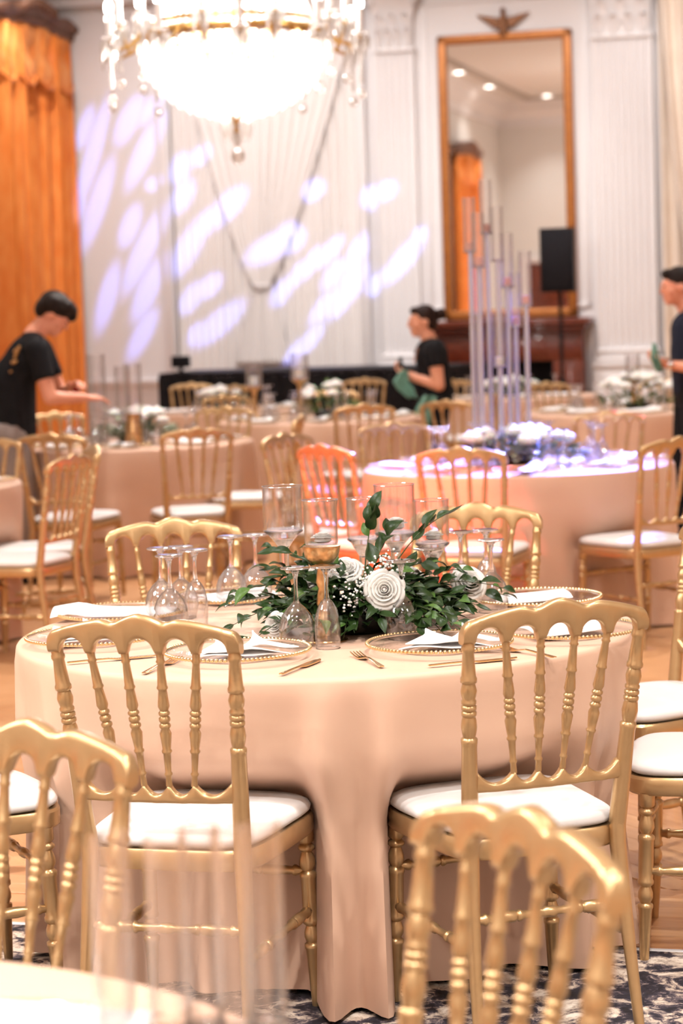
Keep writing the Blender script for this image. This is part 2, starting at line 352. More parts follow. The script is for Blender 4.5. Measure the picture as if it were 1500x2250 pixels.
# ------------------------------------------------------------------ the room
def wall_obj(name, g, m, angle=38, parent=None, **tags):
    """geometry given in (t, -d, z) on the end wall's axes"""
    if parent is None: return g.build(name, m, None, WM, -WA, angle, **tags)
    return g.build(name, m, parent, None, 0, angle, **tags)
def S(name, g, m, parent=None, angle=38, **t):
    if parent is None: t['kind'] = 'structure'
    return wall_obj(name, g, m, angle, parent, **t)
FLOOR = S('floor', G().box(WL - .3, WR_ + .3, -WD - .3, .3, -.2, 0), M['floorgap'])
S('ceiling', G().box(WL - .3, WR_ + .3, -WD - .3, .3, WH, WH + .2), M['ceil'])
S('wall_back', G().box(WL - .3, WR_ + .3, 0, .3, 0, WH), M['wall'])
S('wall_left', G().box(WL - .3, WL, -WD, 0, 0, WH), M['wallside'])
S('wall_right', G().box(WR_, WR_ + .3, -WD, 0, 0, WH), M['wallside'])
S('wall_rear', G().box(WL - .3, WR_ + .3, -WD - .3, -WD, 0, WH), M['wallside'])
# cornice mouldings under the ceiling
prof = [(0, -.55), (.05, -.55), (.06, -.42), (.05, -.40), (.12, -.30), (.20, -.20), (.22, -.18), (.22, -.12), (.30, -.05), (.32, 0), (0, 0)]
def moulding(a, b, inward, prof, z):
    a, b, inward = Vector(a), Vector(b), Vector(inward)
    return G().loft([[a + inward * x + Vector((0, 0, z + y)) for x, y in prof], [b + inward * x + Vector((0, 0, z + y)) for x, y in prof]])
S('trim_1', moulding((WL, 0, 0), (WR_, 0, 0), (0, -1, 0), prof, WH), M['trim'])
S('trim_2', moulding((WL, -WD, 0), (WL, 0, 0), (1, 0, 0), prof, WH), M['trim'])
S('trim_3', moulding((WR_, -WD, 0), (WL, -WD, 0), (0, 1, 0), prof, WH), M['trim'])
# darker ceiling band that the mirror shows along the perimeter
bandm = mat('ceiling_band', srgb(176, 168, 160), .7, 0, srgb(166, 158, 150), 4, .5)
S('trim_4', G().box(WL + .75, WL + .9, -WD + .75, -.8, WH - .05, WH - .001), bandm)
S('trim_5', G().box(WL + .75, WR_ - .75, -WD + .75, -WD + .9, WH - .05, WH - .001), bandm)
dado = [(0, 0), (.03, 0), (.03, .16), (.02, .19), (.015, .19), (.015, .78), (.03, .80), (.05, .84), (.05, .87), (0, .88)]
for i, (a, b) in enumerate(((WL, -3.3), (.85, WR_))):
    S('baseboard_back' if i == 0 else 'baseboard_back.001', moulding((a, 0, 0), (b, 0, 0), (0, -1, 0), dado, 0), M['trim'])
S('baseboard_left', moulding((WL, -WD, 0), (WL, 0, 0), (1, 0, 0), dado, 0), M['trim'])
S('baseboard_rear', moulding((WR_, -WD, 0), (-3.15, -WD, 0), (0, 1, 0), dado, 0), M['trim'])

# fluted pilasters with leafy capitals
def pilaster(t0, t1, n):
    wd = t1 - t0; c = (t0 + t1) / 2; root = None
    sec = [(t0, .005), (t0, -.10)]
    nf = max(4, int(wd / .075)); fw = (wd - .05) / nf
    for k in range(nf):
        x0 = t0 + .025 + k * fw
        for q in range(7):
            a = q / 6; sec.append((x0 + fw * (.12 + .76 * a), -.10 + .03 * math.sin(math.pi * a)))
    sec += [(t1, -.10), (t1, .005)]
    g = G().loft([[(x, y, 1.06) for x, y in sec], [(x, y, 4.22) for x, y in sec]])
    root = S('trim_%d' % n, g, M['trim'])
    b = G().box(t0 - .06, t1 + .06, -.18, 0, .88, .93, .01).box(t0 - .045, t1 + .045, -.16, 0, .93, .99, .022).box(t0 - .02, t1 + .02, -.13, 0, .99, 1.02, .008).box(t0 - .03, t1 + .03, -.14, 0, 1.02, 1.07, .02)
    wall_obj('pilaster_base', b, M['trim'], parent=root)
    wall_obj('pedestal', G().box(t0 - .05, t1 + .05, -.16, 0, 0, .88, .01), M['trim'], parent=root)
    cp = G().box(t0 - .015, t1 + .015, -.125, 0, 4.20, 4.25, .015)
    cp.loft([[(c + sx * (wd / 2 + o), y - (o if y < 0 else 0), z) for sx, y in ((-1, .0), (-1, -.11), (1, -.11), (1, 0))] for z, o in ((4.25, -.01), (4.55, .0), (4.75, .05), (4.80, .08))])
    cp.box(t0 - .11, t1 + .11, -.21, 0, 4.80, 4.88, .012)
    wall_obj('capital', cp, M['trim'], parent=root)
    for row, (z0, hh, nl) in enumerate(((4.25, .22, 4), (4.36, .26, 3))):
        for k in range(nl):
            x = t0 + wd * (k + .5) / nl; lw = wd / nl * .55
            grid = []
            for i in range(7):
                a = i / 6; out = .02 + .07 * a ** 3; z = z0 + hh * a - .07 * max(0, a - .8) * 3
                ww = lw * (.6 + .5 * math.sin(math.pi * min(a, .8)) ) * (1 - .6 * max(0, a - .75) / .25)
                grid.append([(x + ww * (j / 4 - .5) * 1.2, -.115 - out + .02 * abs(j - 2) / 2, z) for j in range(5)])
            wall_obj('acanthus_leaf', G().sheet(grid, .012), M['trim'], parent=root)
    for sx in (-1, 1):
        pts = [(c + sx * (wd / 2 + .02 + .05 * math.cos(a) * (1 - a / 9)), -.16, 4.72 + .05 * math.sin(a) * (1 - a / 9)) for a in [k * .5 for k in range(15)]]
        wall_obj('volute', G().tube(pts, .016, 8), M['trim'], parent=root)
    return root
pilaster(-1.37, -.96, 6)
pilaster(.90, 1.51, 7)
# panel mouldings and window surround around the white drapes
S('trim_9', G().box(-3.78, -3.66, -.11, 0, .88, 5.2, .01).box(-3.72, -3.68, -.14, 0, .88, 5.2, .008), M['trim'])
S('trim_10', G().box(-1.58, -1.50, -.11, 0, .88, 5.2, .01), M['trim'])
def panel_frame(n, t0, t1, z0, z1):
    g = G()
    for a in ((t0, t1, z0, z0 + .05), (t0, t1, z1 - .05, z1), (t0, t0 + .05, z0, z1), (t1 - .05, t1, z0, z1)):
        g.box(a[0], a[1], -.02, 0, a[2], a[3], .008)
    S('trim_%d' % n, g, M['trim'])
panel_frame(11, -.88, .83, 1.5, 4.72)
S('trim_12', moulding((WL, 0, 0), (WR_, 0, 0), (0, -1, 0), [(0, 0), (.16, 0), (.16, .08), (.22, .12), (.24, .2), (0, .2)], 4.9), M['trim'])
# doors on the rear wall (seen in the mirror)
def door(n, t0, t1, h):
    root = S('door_%d' % n, G().box(t0, t1, -WD, -WD + .05, 0, h, .004), M['mahogany'])
    for k in range(3):
        z0 = .15 + k * (h - .2) / 3
        wall_obj('panel', G().box(t0 + .12, t1 - .12, -WD + .05, -WD + .07, z0, z0 + (h - .2) / 3 - .1, .012), M['mahogany'], parent=root)
    wall_obj('door_casing', G().box(t0 - .14, t0, -WD, -WD + .08, 0, h + .14, .01).box(t1, t1 + .14, -WD, -WD + .08, 0, h + .14, .01).box(t0 - .14, t1 + .14, -WD, -WD + .09, h, h + .14, .01), M['trim'], parent=root)
    wall_obj('door_handle', G().ell((t1 - .08, -WD + .11, 1.02), (.03, .03, .03)).box(t1 - .09, t1 - .07, -WD + .04, -WD + .1, 1.01, 1.03), M['goldmetal'], parent=root)
door(1, -4.42, -3.3, 2.47)

# parquet: border boards beside the rug, then herringbone
def planks():
    mats = [M['wood'], M['wood2']]
    def pm(L, w_, i):
        g = G().box(0, L, 0, w_, 0, .0035, .0012, 1); me = g.mesh('plank'); me.materials.append(mats[i]); return me
    long_ = [pm(.898, .0885, i) for i in (0, 1)]; short = [pm(.448, .0885, i) for i in (0, 1)]
    def put(me, t, y, rot):
        o = bpy.data.objects.new('plank', me); COL.objects.link(o); o.parent = FLOOR; o.location = (t, y, 0); o.rotation_euler = (0, 0, rot)
    rnd = random.Random(3)
    d_edge = 17.79
    for r in range(6):
        off = rnd.random() * .9
        for k in range(5):
            t = .3 + off + k * .9
            if 1.2 < t < 4.9: put(long_[rnd.randrange(2)], t, -(d_edge - .01 - .09 * r), 0)
    w_, L = .09, .45; n = 0
    c, s_ = math.cos(R(45)), math.sin(R(45))
    bt, bd = 3.0, 15.8
    cand = []
    for m in range(-8, 9):
        for s in range(-60, 60):
            for kind in (0, 1):
                x = s * w_ + m * 2 * L; y = s * w_
                if kind == 0: cx, cy = x + L / 2, y + w_ / 2; ox, oy, rot = x, y, 0
                else: cx, cy = x + w_ / 2, y + w_ + L / 2; ox, oy, rot = x + w_, y + w_, R(90)
                T = bt + (cx * c - cy * s_); Y = -bd + (cx * s_ + cy * c)
                if -(d_edge - .62) < Y and Y < -14.6:
                    p = W(T, -Y)
                    if abs(p.x + .1) < .165 * p.y + .1:
                        pass
                        cand.append((0 if p.x > .62 else (1 if p.x < -.5 else 2), -Y, T, ox, oy, rot))
    cand.sort(key=lambda a: (a[0], -a[1]))
    for (_, _, _, ox, oy, rot) in cand[:260]:
        put(short[rnd.randrange(2)], bt + ox * c - oy * s_, -bd + ox * s_ + oy * c, rot + R(45))
planks()

# the abstract rug
def rug():
    m = bpy.data.materials.new('abstract_rug'); m.use_nodes = True; nt = m.node_tree; N = nt.nodes; L = nt.links
    p = N['Principled BSDF']; p.inputs['Roughness'].default_value = .95
    tc = N.new('ShaderNodeTexCoord')
    wz = N.new('ShaderNodeTexNoise'); wz.inputs['Scale'].default_value = 5; wz.inputs['Detail'].default_value = 6; L.new(tc.outputs['Object'], wz.inputs['Vector'])
    ad = N.new('ShaderNodeMix'); ad.data_type = 'RGBA'; ad.blend_type = 'LINEAR_LIGHT'; ad.inputs[0].default_value = .22
    L.new(tc.outputs['Object'], ad.inputs[6]); L.new(wz.outputs['Color'], ad.inputs[7])
    nz = N.new('ShaderNodeTexNoise'); nz.inputs['Scale'].default_value = 9; nz.inputs['Detail'].default_value = 7; nz.inputs['Roughness'].default_value = .68; L.new(ad.outputs[2], nz.inputs['Vector'])
    cr = N.new('ShaderNodeValToRGB'); e = cr.color_ramp.elements
    e[0].position = .40; e[0].color = (*srgb(24, 18, 26), 1); e[1].position = .62; e[1].color = (*srgb(236, 222, 206), 1)
    for pos, c in ((.47, (44, 38, 50)), (.505, (110, 96, 98)), (.54, (190, 170, 152)), (.58, (220, 202, 184))):
        x = e.new(pos); x.color = (*srgb(*c), 1)
    L.new(nz.outputs['Fac'], cr.inputs[0]); L.new(cr.outputs[0], p.inputs['Base Color'])
    b = N.new('ShaderNodeTexNoise'); b.inputs['Scale'].default_value = 400; bp = N.new('ShaderNodeBump'); bp.inputs['Strength'].default_value = .5; bp.inputs['Distance'].default_value = .003
    L.new(b.outputs['Fac'], bp.inputs['Height']); L.new(bp.outputs[0], p.inputs['Normal'])
    t0, t1, d0, d1 = .2, 6.6, 17.80, 22.4
    c = W((t0 + t1) / 2, (d0 + d1) / 2); hx, hy = (t1 - t0) / 2, (d1 - d0) / 2
    root = thing('rug', 'cream and dark blue mottled abstract rug under the round table', 'rug', c, -WA)
    G().box(-hx + .03, hx - .03, -hy + .03, hy - .03, 0, .010, .003).build('pile', m, root)
    g = G().box(-hx, hx, hy - .032, hy, 0, .008, .003).box(-hx, hx, -hy, -hy + .032, 0, .008, .003).box(-hx, -hx + .032, -hy, hy, 0, .008, .003).box(hx - .032, hx, -hy, hy, 0, .008, .003)
    g.build('binding', M['white'], root)
rug()

# ------------------------------------------------------------------ tall gilt mirror with eagle
def wall_thing(name, label, cat, t, d=0, z=0, group=None):
    return thing(name, label, cat, W(t, d, z), -WA, group)
def big_mirror():
    r = wall_thing('wall_mirror', 'tall gilt framed mirror above the fireplace topped by an eagle', 'mirror', -.01, 0, 0)
    hw, z0, z1, f = .70, 1.41, 4.34, .095
    G().box(-hw + f * .6, hw - f * .6, -.045, -.03, z0 + f * .6, z1 - f * .6).build('mirror_glass', M['mirror'], r)
    fr = G()
    for (a, b, c, d) in ((-hw, hw, z0, z0 + f), (-hw, hw, z1 - f, z1), (-hw, -hw + f, z0, z1), (hw - f, hw, z0, z1)):
        fr.box(a, b, -.085, 0, c, d, .018, 3)
    fr.build('frame', M['frame'], r)
    e = obj('eagle_crest', G().rcone((0, -.06, z1 - .01), .05, (0, -.07, z1 + .16), .035).ell((0, -.08, z1 + .22), (.028, .04, .032)).rcone((0, -.11, z1 + .225), .012, (0, -.14, z1 + .205), .004).rcone((-.03, -.05, z1 + .01), .02, (-.05, -.05, z1 - .0), .012).rcone((.03, -.05, z1 + .01), .02, (.05, -.05, z1 - .0), .012).mesh('eagle_crest'), M['eagle'], r)
    for sx in (-1, 1):
        g = G()
        for k in range(7):
            a = k / 6; root_ = Vector((sx * .03, -.05, z1 + .13 - .06 * a)); tip = Vector((sx * (.27 - .17 * a), -.05, z1 + .185 - .13 * a))
            g.rcone(root_, .018, tip, .010, (0, 0, 1), .5, 8)
        g.build('wing', M['eagle'], e)
big_mirror()

# ------------------------------------------------------------------ mahogany fireplace
def fireplace():
    r = wall_thing('fireplace', 'dark mahogany fireplace mantel with black opening below the mirror', 'fireplace', -.005, 0, 0)
    G().box(-.86, .86, -.40, 0, 1.34, 1.40, .012).box(-.82, .82, -.36, 0, 1.29, 1.34, .015).box(-.79, .79, -.33, 0, 1.25, 1.29, .012).build('mantel_shelf', M['mahogany'], r)
    G().box(-.77, .77, -.28, 0, .97, 1.25, .008).build('frieze', M['mahogany'], r)
    for sx in (-1, 1):
        x0, x1 = sorted((sx * .46, sx * .77))
        j = G().box(x0, x1, -.28, 0, 0, .97, .008).build('jamb', M['mahogany'], r)
        G().box(x0 + .06, x1 - .06, -.30, -.275, .2, .9, .01).build('jamb_panel', M['mahogany'], j)
    G().box(-.40, .40, -.30, -.275, 1.02, 1.2, .01).build('frieze_panel', M['mahogany'], r)
    G().box(-.46, .46, -.02, -.0, 0, .97).box(-.46, -.44, -.26, 0, 0, .97).box(.44, .46, -.26, 0, 0, .97).box(-.46, .46, -.26, 0, .95, .97).build('firebox', M['black'], r)
    G().box(-.95, .95, -.65, -.0, 0, .03, .006).build('hearth', M['bowlblack'], r)
fireplace()
def loudspeaker():
    r = wall_thing('loudspeaker', 'black loudspeaker on a pole stand in front of the fireplace', 'speaker', .70, 1.22, 0)
    sec = [(-.165, -.16), (.165, -.16), (.165, -.02), (.10, .16), (-.10, .16), (-.165, -.02)]
    G().loft([[(x, y, z) for x, y in sec] for z in (1.66, 2.28)]).build('cabinet', M['blackplastic'], r)
    G().box(-.155, .155, -.175, -.158, 1.68, 2.26, .012).build('grille', M['grille'], r)
    st = G().lathe([(.019, 0), (.019, 1.0)], (0, 0, .66)).build('pole', M['blackplastic'], r)
    G().lathe([(.026, 0), (.03, .02), (.03, .1), (.024, .12)], (0, 0, .70)).build('collar', M['blackplastic'], r)
    G().lathe([(.024, 0), (.024, .7)], (0, 0, .1)).build('pole_tube', M['blackplastic'], r)
    for k in range(3):
        a = R(90 + 120 * k); G().tube([(0, 0, .72), (.5 * math.cos(a), .5 * math.sin(a), .015)], .013).build('leg', M['blackplastic'], r)
        G().tube([(0, 0, .2), (.28 * math.cos(a), .28 * math.sin(a), .32)], .008).build('brace', M['blackplastic'], r)
loudspeaker()

# ------------------------------------------------------------------ stage with black skirt
def stage():
    r = wall_thing('stage_platform', 'low stage with a black skirt in front of the white drapes', 'stage', -1.75, 1.3, 0)
    G().box(-1.5, 1.5, -.6, .55, .94, .985, .006).build('deck', M['blackplastic'], r)
    grid = []
    n = 240
    for i in range(9):
        z = .94 * i / 8; row = []
        for j in range(n + 1):
            x = -1.5 + 3.0 * j / n; row.append((x, -.61 - .018 * math.sin(j * .55) - .012 * math.sin(j * .23 + 1), z))
        grid.append(row)
    G().sheet(grid, .004).build('skirt', M['black'], r)
    for sx in (-1, 1):
        G().sheet([[(sx * (1.5 + .015 * math.sin(j * .6)), -.6 + 1.15 * j / 60, .94 * i / 6) for j in range(61)] for i in range(7)], .004).build('side_skirt', M['black'], r)
    s = wall_thing('stage_monitor', 'small black monitor on the stage edge at left', 'monitor', -3.06, 1.75, .985)
    G().box(-.095, .095, -.03, .03, .05, .165, .008).build('screen_case', M['blackplastic'], s)
    G().box(-.08, .08, -.034, -.028, .062, .152, .003).build('screen', M['grille'], s)
    G().box(-.02, .02, -.015, .015, .008, .06, .004).box(-.07, .07, -.05, .05, 0, .01, .003).build('stand', M['blackplastic'], s)
stage()

# ------------------------------------------------------------------ drapes
def pleats(t0, t1, z0, z1, amp, n, y0, seed, top_gather=1.0, rows=14, shape=None, cols=None, th=.006):
    rnd = random.Random(seed); cols = cols or int(n * 10)
    ph = [rnd.uniform(-.5, .5) for _ in range(n + 3)]; am = [rnd.uniform(.55, 1.25) for _ in range(n + 3)]
    grid = []
    for i in range(rows + 1):
        s = i / rows; z = z0 + (z1 - z0) * s; row = []
        a, b = (t0, t1) if shape is None else shape(s)
        for j in range(cols + 1):
            u = j / cols; q = u * n; k = int(q)
            ka = amp * (1 if shape is None else min(1, .22 + (b - a) / 1.6))
            y = y0 - ka * (am[k] * (1 - (q - k)) + am[k + 1] * (q - k)) * math.sin(2 * math.pi * q + ph[k] * (1 - s)) - .35 * ka * math.sin(5.3 * q + 2 * s)
            row.append((a + (b - a) * u, y, z))
        grid.append(row)
    return G().sheet(grid, th)
def white_drapes():
    c = -2.62
    r = wall_thing('white_drape', 'pleated white drape backdrop hanging behind the stage', 'drape', c, 0, 0)
    pleats(-1.03, 1.03, .05, 5.0, .020, 24, -.05, 5).build('drape_panel', M['sheer'], r, angle=180)
    # gathered centre swag: wide at the top, tied in, flaring to the stage
    def shp(s):
        z = .99 + 4.0 * s; zt = 1.84; cc = -.07
        if z > zt: k = (z - zt) / (4.9 - zt); hw = .075 + .98 * k ** .78
        else: k = (zt - z) / (zt - .99); hw = .075 + .24 * k ** .8
        return cc - hw + .04 * max(0, z - zt), cc + hw + .05 * max(0, z - zt)
    r2 = wall_thing('white_swag_drape', 'white drape gathered and tied at its middle, hanging over the pleated backdrop', 'drape', c, 0, 0)
    pleats(0, 0, .99, 5.0, .018, 13, -.105, 8, rows=60, shape=shp, cols=150).build('swag', M['sheer'], r2, angle=180)
    g = G(); pts = [(-.07 + .085 * math.cos(a), -.105 + .05 * math.sin(a), 1.845 + .006 * math.sin(2 * a)) for a in [2 * math.pi * k / 24 for k in range(25)]]
    g.tube(pts, .014, 8).build('tieback', M['sheer'], r2)
    r3 = wall_thing('cream_drape', 'cream drape at the right edge beside the wide pilaster', 'drape', 2.24, 0, 0)
    pleats(-.66, .8, .35, 5.3, .05, 12, -.14, 9).build('drape_panel', M['cream'], r3, angle=180)
    def sh2(s): return (-.62 + .35 * (1 - s) ** 2, .5 + .3 * s)
    pleats(0, 0, 1.0, 5.3, .045, 9, -.30, 10, shape=sh2, rows=30).build('drape_swag', M['cream'], r3, angle=180)
white_drapes()
def orange_window(dc, label):
    """drape set on the left wall; local x runs along the wall towards the photographer"""
    r = thing('amber_drapes', label, 'drape', W(WL, dc, 0), -WA - R(90))
    hw = 1.0
    # local frame: +x = away from the end wall, -y = into ... the wall is at y = 0 and the room at y = +
    def flip(g): g.v = [(x, -y, z) for x, y, z in g.v]; return g
    flip(pleats(-hw, hw, .06, 4.55, .105, 9, -.17, 21)).build('drape_panel', M['orange'], r, angle=180)
    for k in range(4):
        x0 = -hw - .03 + k * (2 * hw + .06) / 4; x1 = x0 + (2 * hw + .06) / 4; grid = []
        for i in range(13):
            a = i / 12; row = []
            for j in range(17):
                u = j / 16; drop = .50 + .13 * math.sin(math.pi * u)
                row.append((x0 + (x1 - x0) * u, .21 + .05 * math.sin(math.pi * u) * (.4 + a) + .022 * math.sin(a * 9 + u * 3) + .014 * math.sin(u * 21), 4.60 - drop * a))
            grid.append(row)
        s = G().sheet(grid, .008).build('swag', M['orange2'], r, angle=180)
        G().tube([(x0 + (x1 - x0) * u, .23 + .07 * math.sin(math.pi * u), 4.10 - .13 * math.sin(math.pi * u)) for u in [q / 16 for q in range(17)]], .022, 6).build('fringe', M['orange'], s)
    # carved cornice: stepped, with raised centre
    out = []
    for j in range(61):
        x = -hw - .06 + (2 * hw + .12) * j / 60; q = abs(x) / (hw + .06)
        top = 4.72 + .12 * (1 / (1 + math.exp((q - .42) * 22))) + .03 * math.cos(q * 9)
        bot = 4.54 + .07 * (1 / (1 + math.exp((q - .45) * 18)))
        out.append((x, bot, top))
    rings = []
    for x, b, t in out:
        rings.append([(x, .02, b), (x, .25, b), (x, .28, b + .03), (x, .27, b + .08), (x, .29, (b + t) / 2), (x, .33, t - .05), (x, .33, t), (x, .02, t)])
    c = G().loft(rings).build('cornice', M['cornice'], r)
    for k in range(9):
        x = -.4 + .1 * k; G().ell((x, .33, 4.76 + .05 * math.cos(x * 4)), (.045, .035, .06)).build('carved_leaf', M['cornice'], c)
    return r
orange_window(1.08, 'amber pleated drapes with swags under a carved wooden cornice, left edge')
orange_window(21.5, 'second pair of amber drapes, seen only as a reflection in the tall mirror')

# ------------------------------------------------------------------ ceiling downlights
def downlights():
    first = None
    for i, (t, d) in enumerate(DOWN):
        if (t, d) not in ((-4.45, 19.2), (-4.45, 22.2), (-3.72, 24.9)): continue
        lab = 'round ceiling downlight, %s of the three reflected in the tall mirror' % {19.2: 'leftmost', 22.2: 'middle', 24.9: 'rightmost'}[d]
        if first is None:
            r = thing('downlight', lab, 'ceiling light', W(t, d, WH), 0, 'ceiling downlights')
            G().lathe([(.12, 0), (.12, -.02), (.15, -.02), (.155, 0)], (0, 0, 0), seg=24, cap=False).build('trim_ring', M['white'], r)
            G().lathe([(.001, -.004), (.12, -.004)], (0, 0, 0), seg=24, cap=False).build('lens', M['lens'], r)
            first = r
        else: dup(first, W(t, d, WH), 0, lab)
downlights()

# ------------------------------------------------------------------ chandelier
def cut_crystal():
    m = bpy.data.materials.new('lit_cut_crystal'); m.use_nodes = True; N = m.node_tree.nodes; L = m.node_tree.links
    N.remove(N['Principled BSDF'])
    tl = N.new('ShaderNodeBsdfTranslucent'); tl.inputs[0].default_value = (.98, .96, .93, 1)
    gl = N.new('ShaderNodeBsdfGlossy'); gl.inputs['Roughness'].default_value = .1
    tr = N.new('ShaderNodeBsdfTransparent')
    nz = N.new('ShaderNodeTexNoise'); nz.inputs['Scale'].default_value = 40
    mr = N.new('ShaderNodeMapRange'); mr.inputs[3].default_value = .15; mr.inputs[4].default_value = .45; L.new(nz.outputs['Fac'], mr.inputs[0])
    a = N.new('ShaderNodeMixShader'); L.new(mr.outputs[0], a.inputs[0]); L.new(tl.outputs[0], a.inputs[1]); L.new(gl.outputs[0], a.inputs[2])
    b = N.new('ShaderNodeMixShader'); b.inputs[0].default_value = .25; L.new(a.outputs[0], b.inputs[1]); L.new(tr.outputs[0], b.inputs[2])
    L.new(b.outputs[0], N['Material Output'].inputs[0]); return m
def chandelier():
    M['cut'] = cut_crystal()
    cx, cy = -.57, 14.0
    r = thing('chandelier', 'large glowing crystal chandelier with candle arms and beaded bowl', 'chandelier', (cx, cy, -.08))
    rnd = random.Random(5)
    def drop(g, p, h, rad):
        g.lathe([(.001, 0), (rad * .5, h * .2), (rad, h * .62), (rad * .6, h * .88), (.001, h)], (p[0], p[1], p[2] - h), seg=6, cap=False)
    # bowl of prisms
    g = G()
    for i in range(13):
        a = i / 12; ang = a * R(82); rr = .565 * math.cos(ang) + .02; z = 3.32 - .46 * math.sin(ang)
        n = max(5, int(2 * math.pi * rr / .05))
        for k in range(n):
            q = 2 * math.pi * (k + .5 * (i % 2)) / n + rnd.uniform(-.02, .02)
            drop(g, (rr * math.cos(q), rr * math.sin(q), z + .02), .062, .021)
    g.build('bowl_prisms', M['cut'], r, kind='stuff')
    # tent of chains
    g = G()
    for k in range(56):
        q = 2 * math.pi * k / 56
        for i in range(22):
            a = i / 21; rr = .47 * (1 - a) ** .8 * .9 + .07; z = 3.40 + 1.3 * a - .12 * math.sin(math.pi * a)
            g.ell((rr * math.cos(q), rr * math.sin(q), z), (.017, .017, .026), 6, 4)
    g.build('crystal_chains', M['cut'], r, kind='stuff')
    # gilt rings
    def ring(rad, z, h, th):
        return G().lathe([(rad - th, 0), (rad, 0), (rad + th * .6, h * .3), (rad + th * .6, h * .7), (rad, h), (rad - th, h), (rad - th, 0)], (0, 0, z), seg=64, cap=False)
    ring(.59, 3.30, .06, .02).build('gilt_ring', M['gilt'], r)
    ring(.50, 3.40, .03, .012).build('gilt_ring', M['gilt'], r)
    ring(.12, 4.66, .05, .02).build('crown_ring', M['gilt'], r)
    G().lathe([(.010, 2.72), (.022, 2.76), (.03, 2.82), (.06, 2.87), (.02, 2.90), (.02, 4.7), (.012, WH + .08)], (0, 0, 0), seg=12).build('centre_stem', M['gilt'], r)
    for k in range(6):
        q = R(60 * k); f = G(); drop(f, (.075 * math.cos(q), .075 * math.sin(q), 2.83), .14, .03); f.build('finial_drop', M['cut'], r)
    f = G(); f.ell((0, 0, 2.60), (.045, .045, .05), 10, 8); drop(f, (0, 0, 2.76), .12, .03); f.build('finial_ball', M['cut'], r)
    # arms
    na = 20
    for k in range(na):
        q = 2 * math.pi * (k + .3) / na; lr = .80 if k % 2 else .70; zc = 3.30 if k % 2 else 3.42
        c_, s_ = math.cos(q), math.sin(q)
        def at(rad, z): return (rad * c_, rad * s_, z)
        arm = G().tube([at(.59, 3.33), at(.66, 3.27), at(lr - .06, 3.24), at(lr - .01, zc - .05), at(lr, zc)], [.012, .012, .011, .010, .010], 6).build('arm', M['gilt'], r)
        G().lathe([(.006, 0), (.05, .012), (.052, .02), (.02, .022)], at(lr, zc - .005), seg=12).build('drip_pan', M['cut'], arm)
        G().lathe([(.020, 0), (.020, .15)], at(lr, zc + .01), seg=10).build('candle', M['white'], arm)
        G().ell(at(lr, zc + .19), (.024, .024, .046), 8, 6).build('bulb', M['bulb'], arm)
        g = G()
        for j in range(6):
            a = 2 * math.pi * j / 6; drop(g, (lr * c_ + .048 * math.cos(a), lr * s_ + .048 * math.sin(a), zc + .0), .09 + .05 * (j % 2), .014)
        for j in range(9): g.ell((lr * c_, lr * s_, zc - .04 - .03 * j), (.015, .015, .016), 6, 4)
        g.ell((lr * c_, lr * s_, zc - .36), (.03, .03, .032), 8, 6)
        g.build('pendant_drops', M['cut'], arm, kind='stuff')
    for z, e in ((3.04, 170), (3.57, 260)):
        o = lamp('chandelier_bowl_lamp', 'POINT', (cx, cy, z), e, (1, .95, .9), .16)
chandelier()

# ------------------------------------------------------------------ gilt spindle-back chair
def spindle_prof():
    return [(.0085, 0), (.0078, .055), (.0098, .068), (.0075, .082), (.0098, .245), (.0115, .258), (.0115, .266), (.0088, .278), (.0105, .34), (.0122, .40), (.0085, .432),
            (.0118, .445), (.0118, .458), (.0078, .472), (.0118, .487), (.0118, .508), (.0078, .523), (.0118, .537), (.0118, .553), (.0085, .568), (.0122, .60), (.0105, .66), (.0084, .722), (.0105, .732), (.0105, .742), (.0078, .755), (.0062, .895), (.0082, .905), (.0082, .915), (.006, .928), (.0068, 1)]
def rounded_section(y, z0, z1, th, x):
    """ring in the y-z plane at x, th = half depth"""
    h = (z1 - z0) / 2; zc = (z0 + z1) / 2; r = min(h, th) * .75; pts = []
    for (sy, sz, a0) in ((1, 1, 0), (-1, 1, 90), (-1, -1, 180), (1, -1, 270)):
        for k in range(4):
            a = R(a0 + 30 * k); pts.append((x, y + sy * (th - r) + r * math.cos(a), zc + sz * (h - r) + r * math.sin(a)))
    return pts
def seat_outline(off=0.0, n=56):
    pts = []
    fw, bw, y0, y1 = .218 - off, .188 - off, -.215 + off, .222 - off
    for k in range(n):
        a = 2 * math.pi * k / n; c, s = math.cos(a), math.sin(a); e = .36
        x = math.copysign(abs(c) ** e, c); y = math.copysign(abs(s) ** e, s)
        v = (y + 1) / 2; w_ = bw + (fw - bw) * v
        yy = y0 + (y1 - y0) * v
        pts.append((x * w_ * (1 - .0 * v), yy + .018 * (1 - x * x) * (1 if y > 0 else 0)))
    return pts
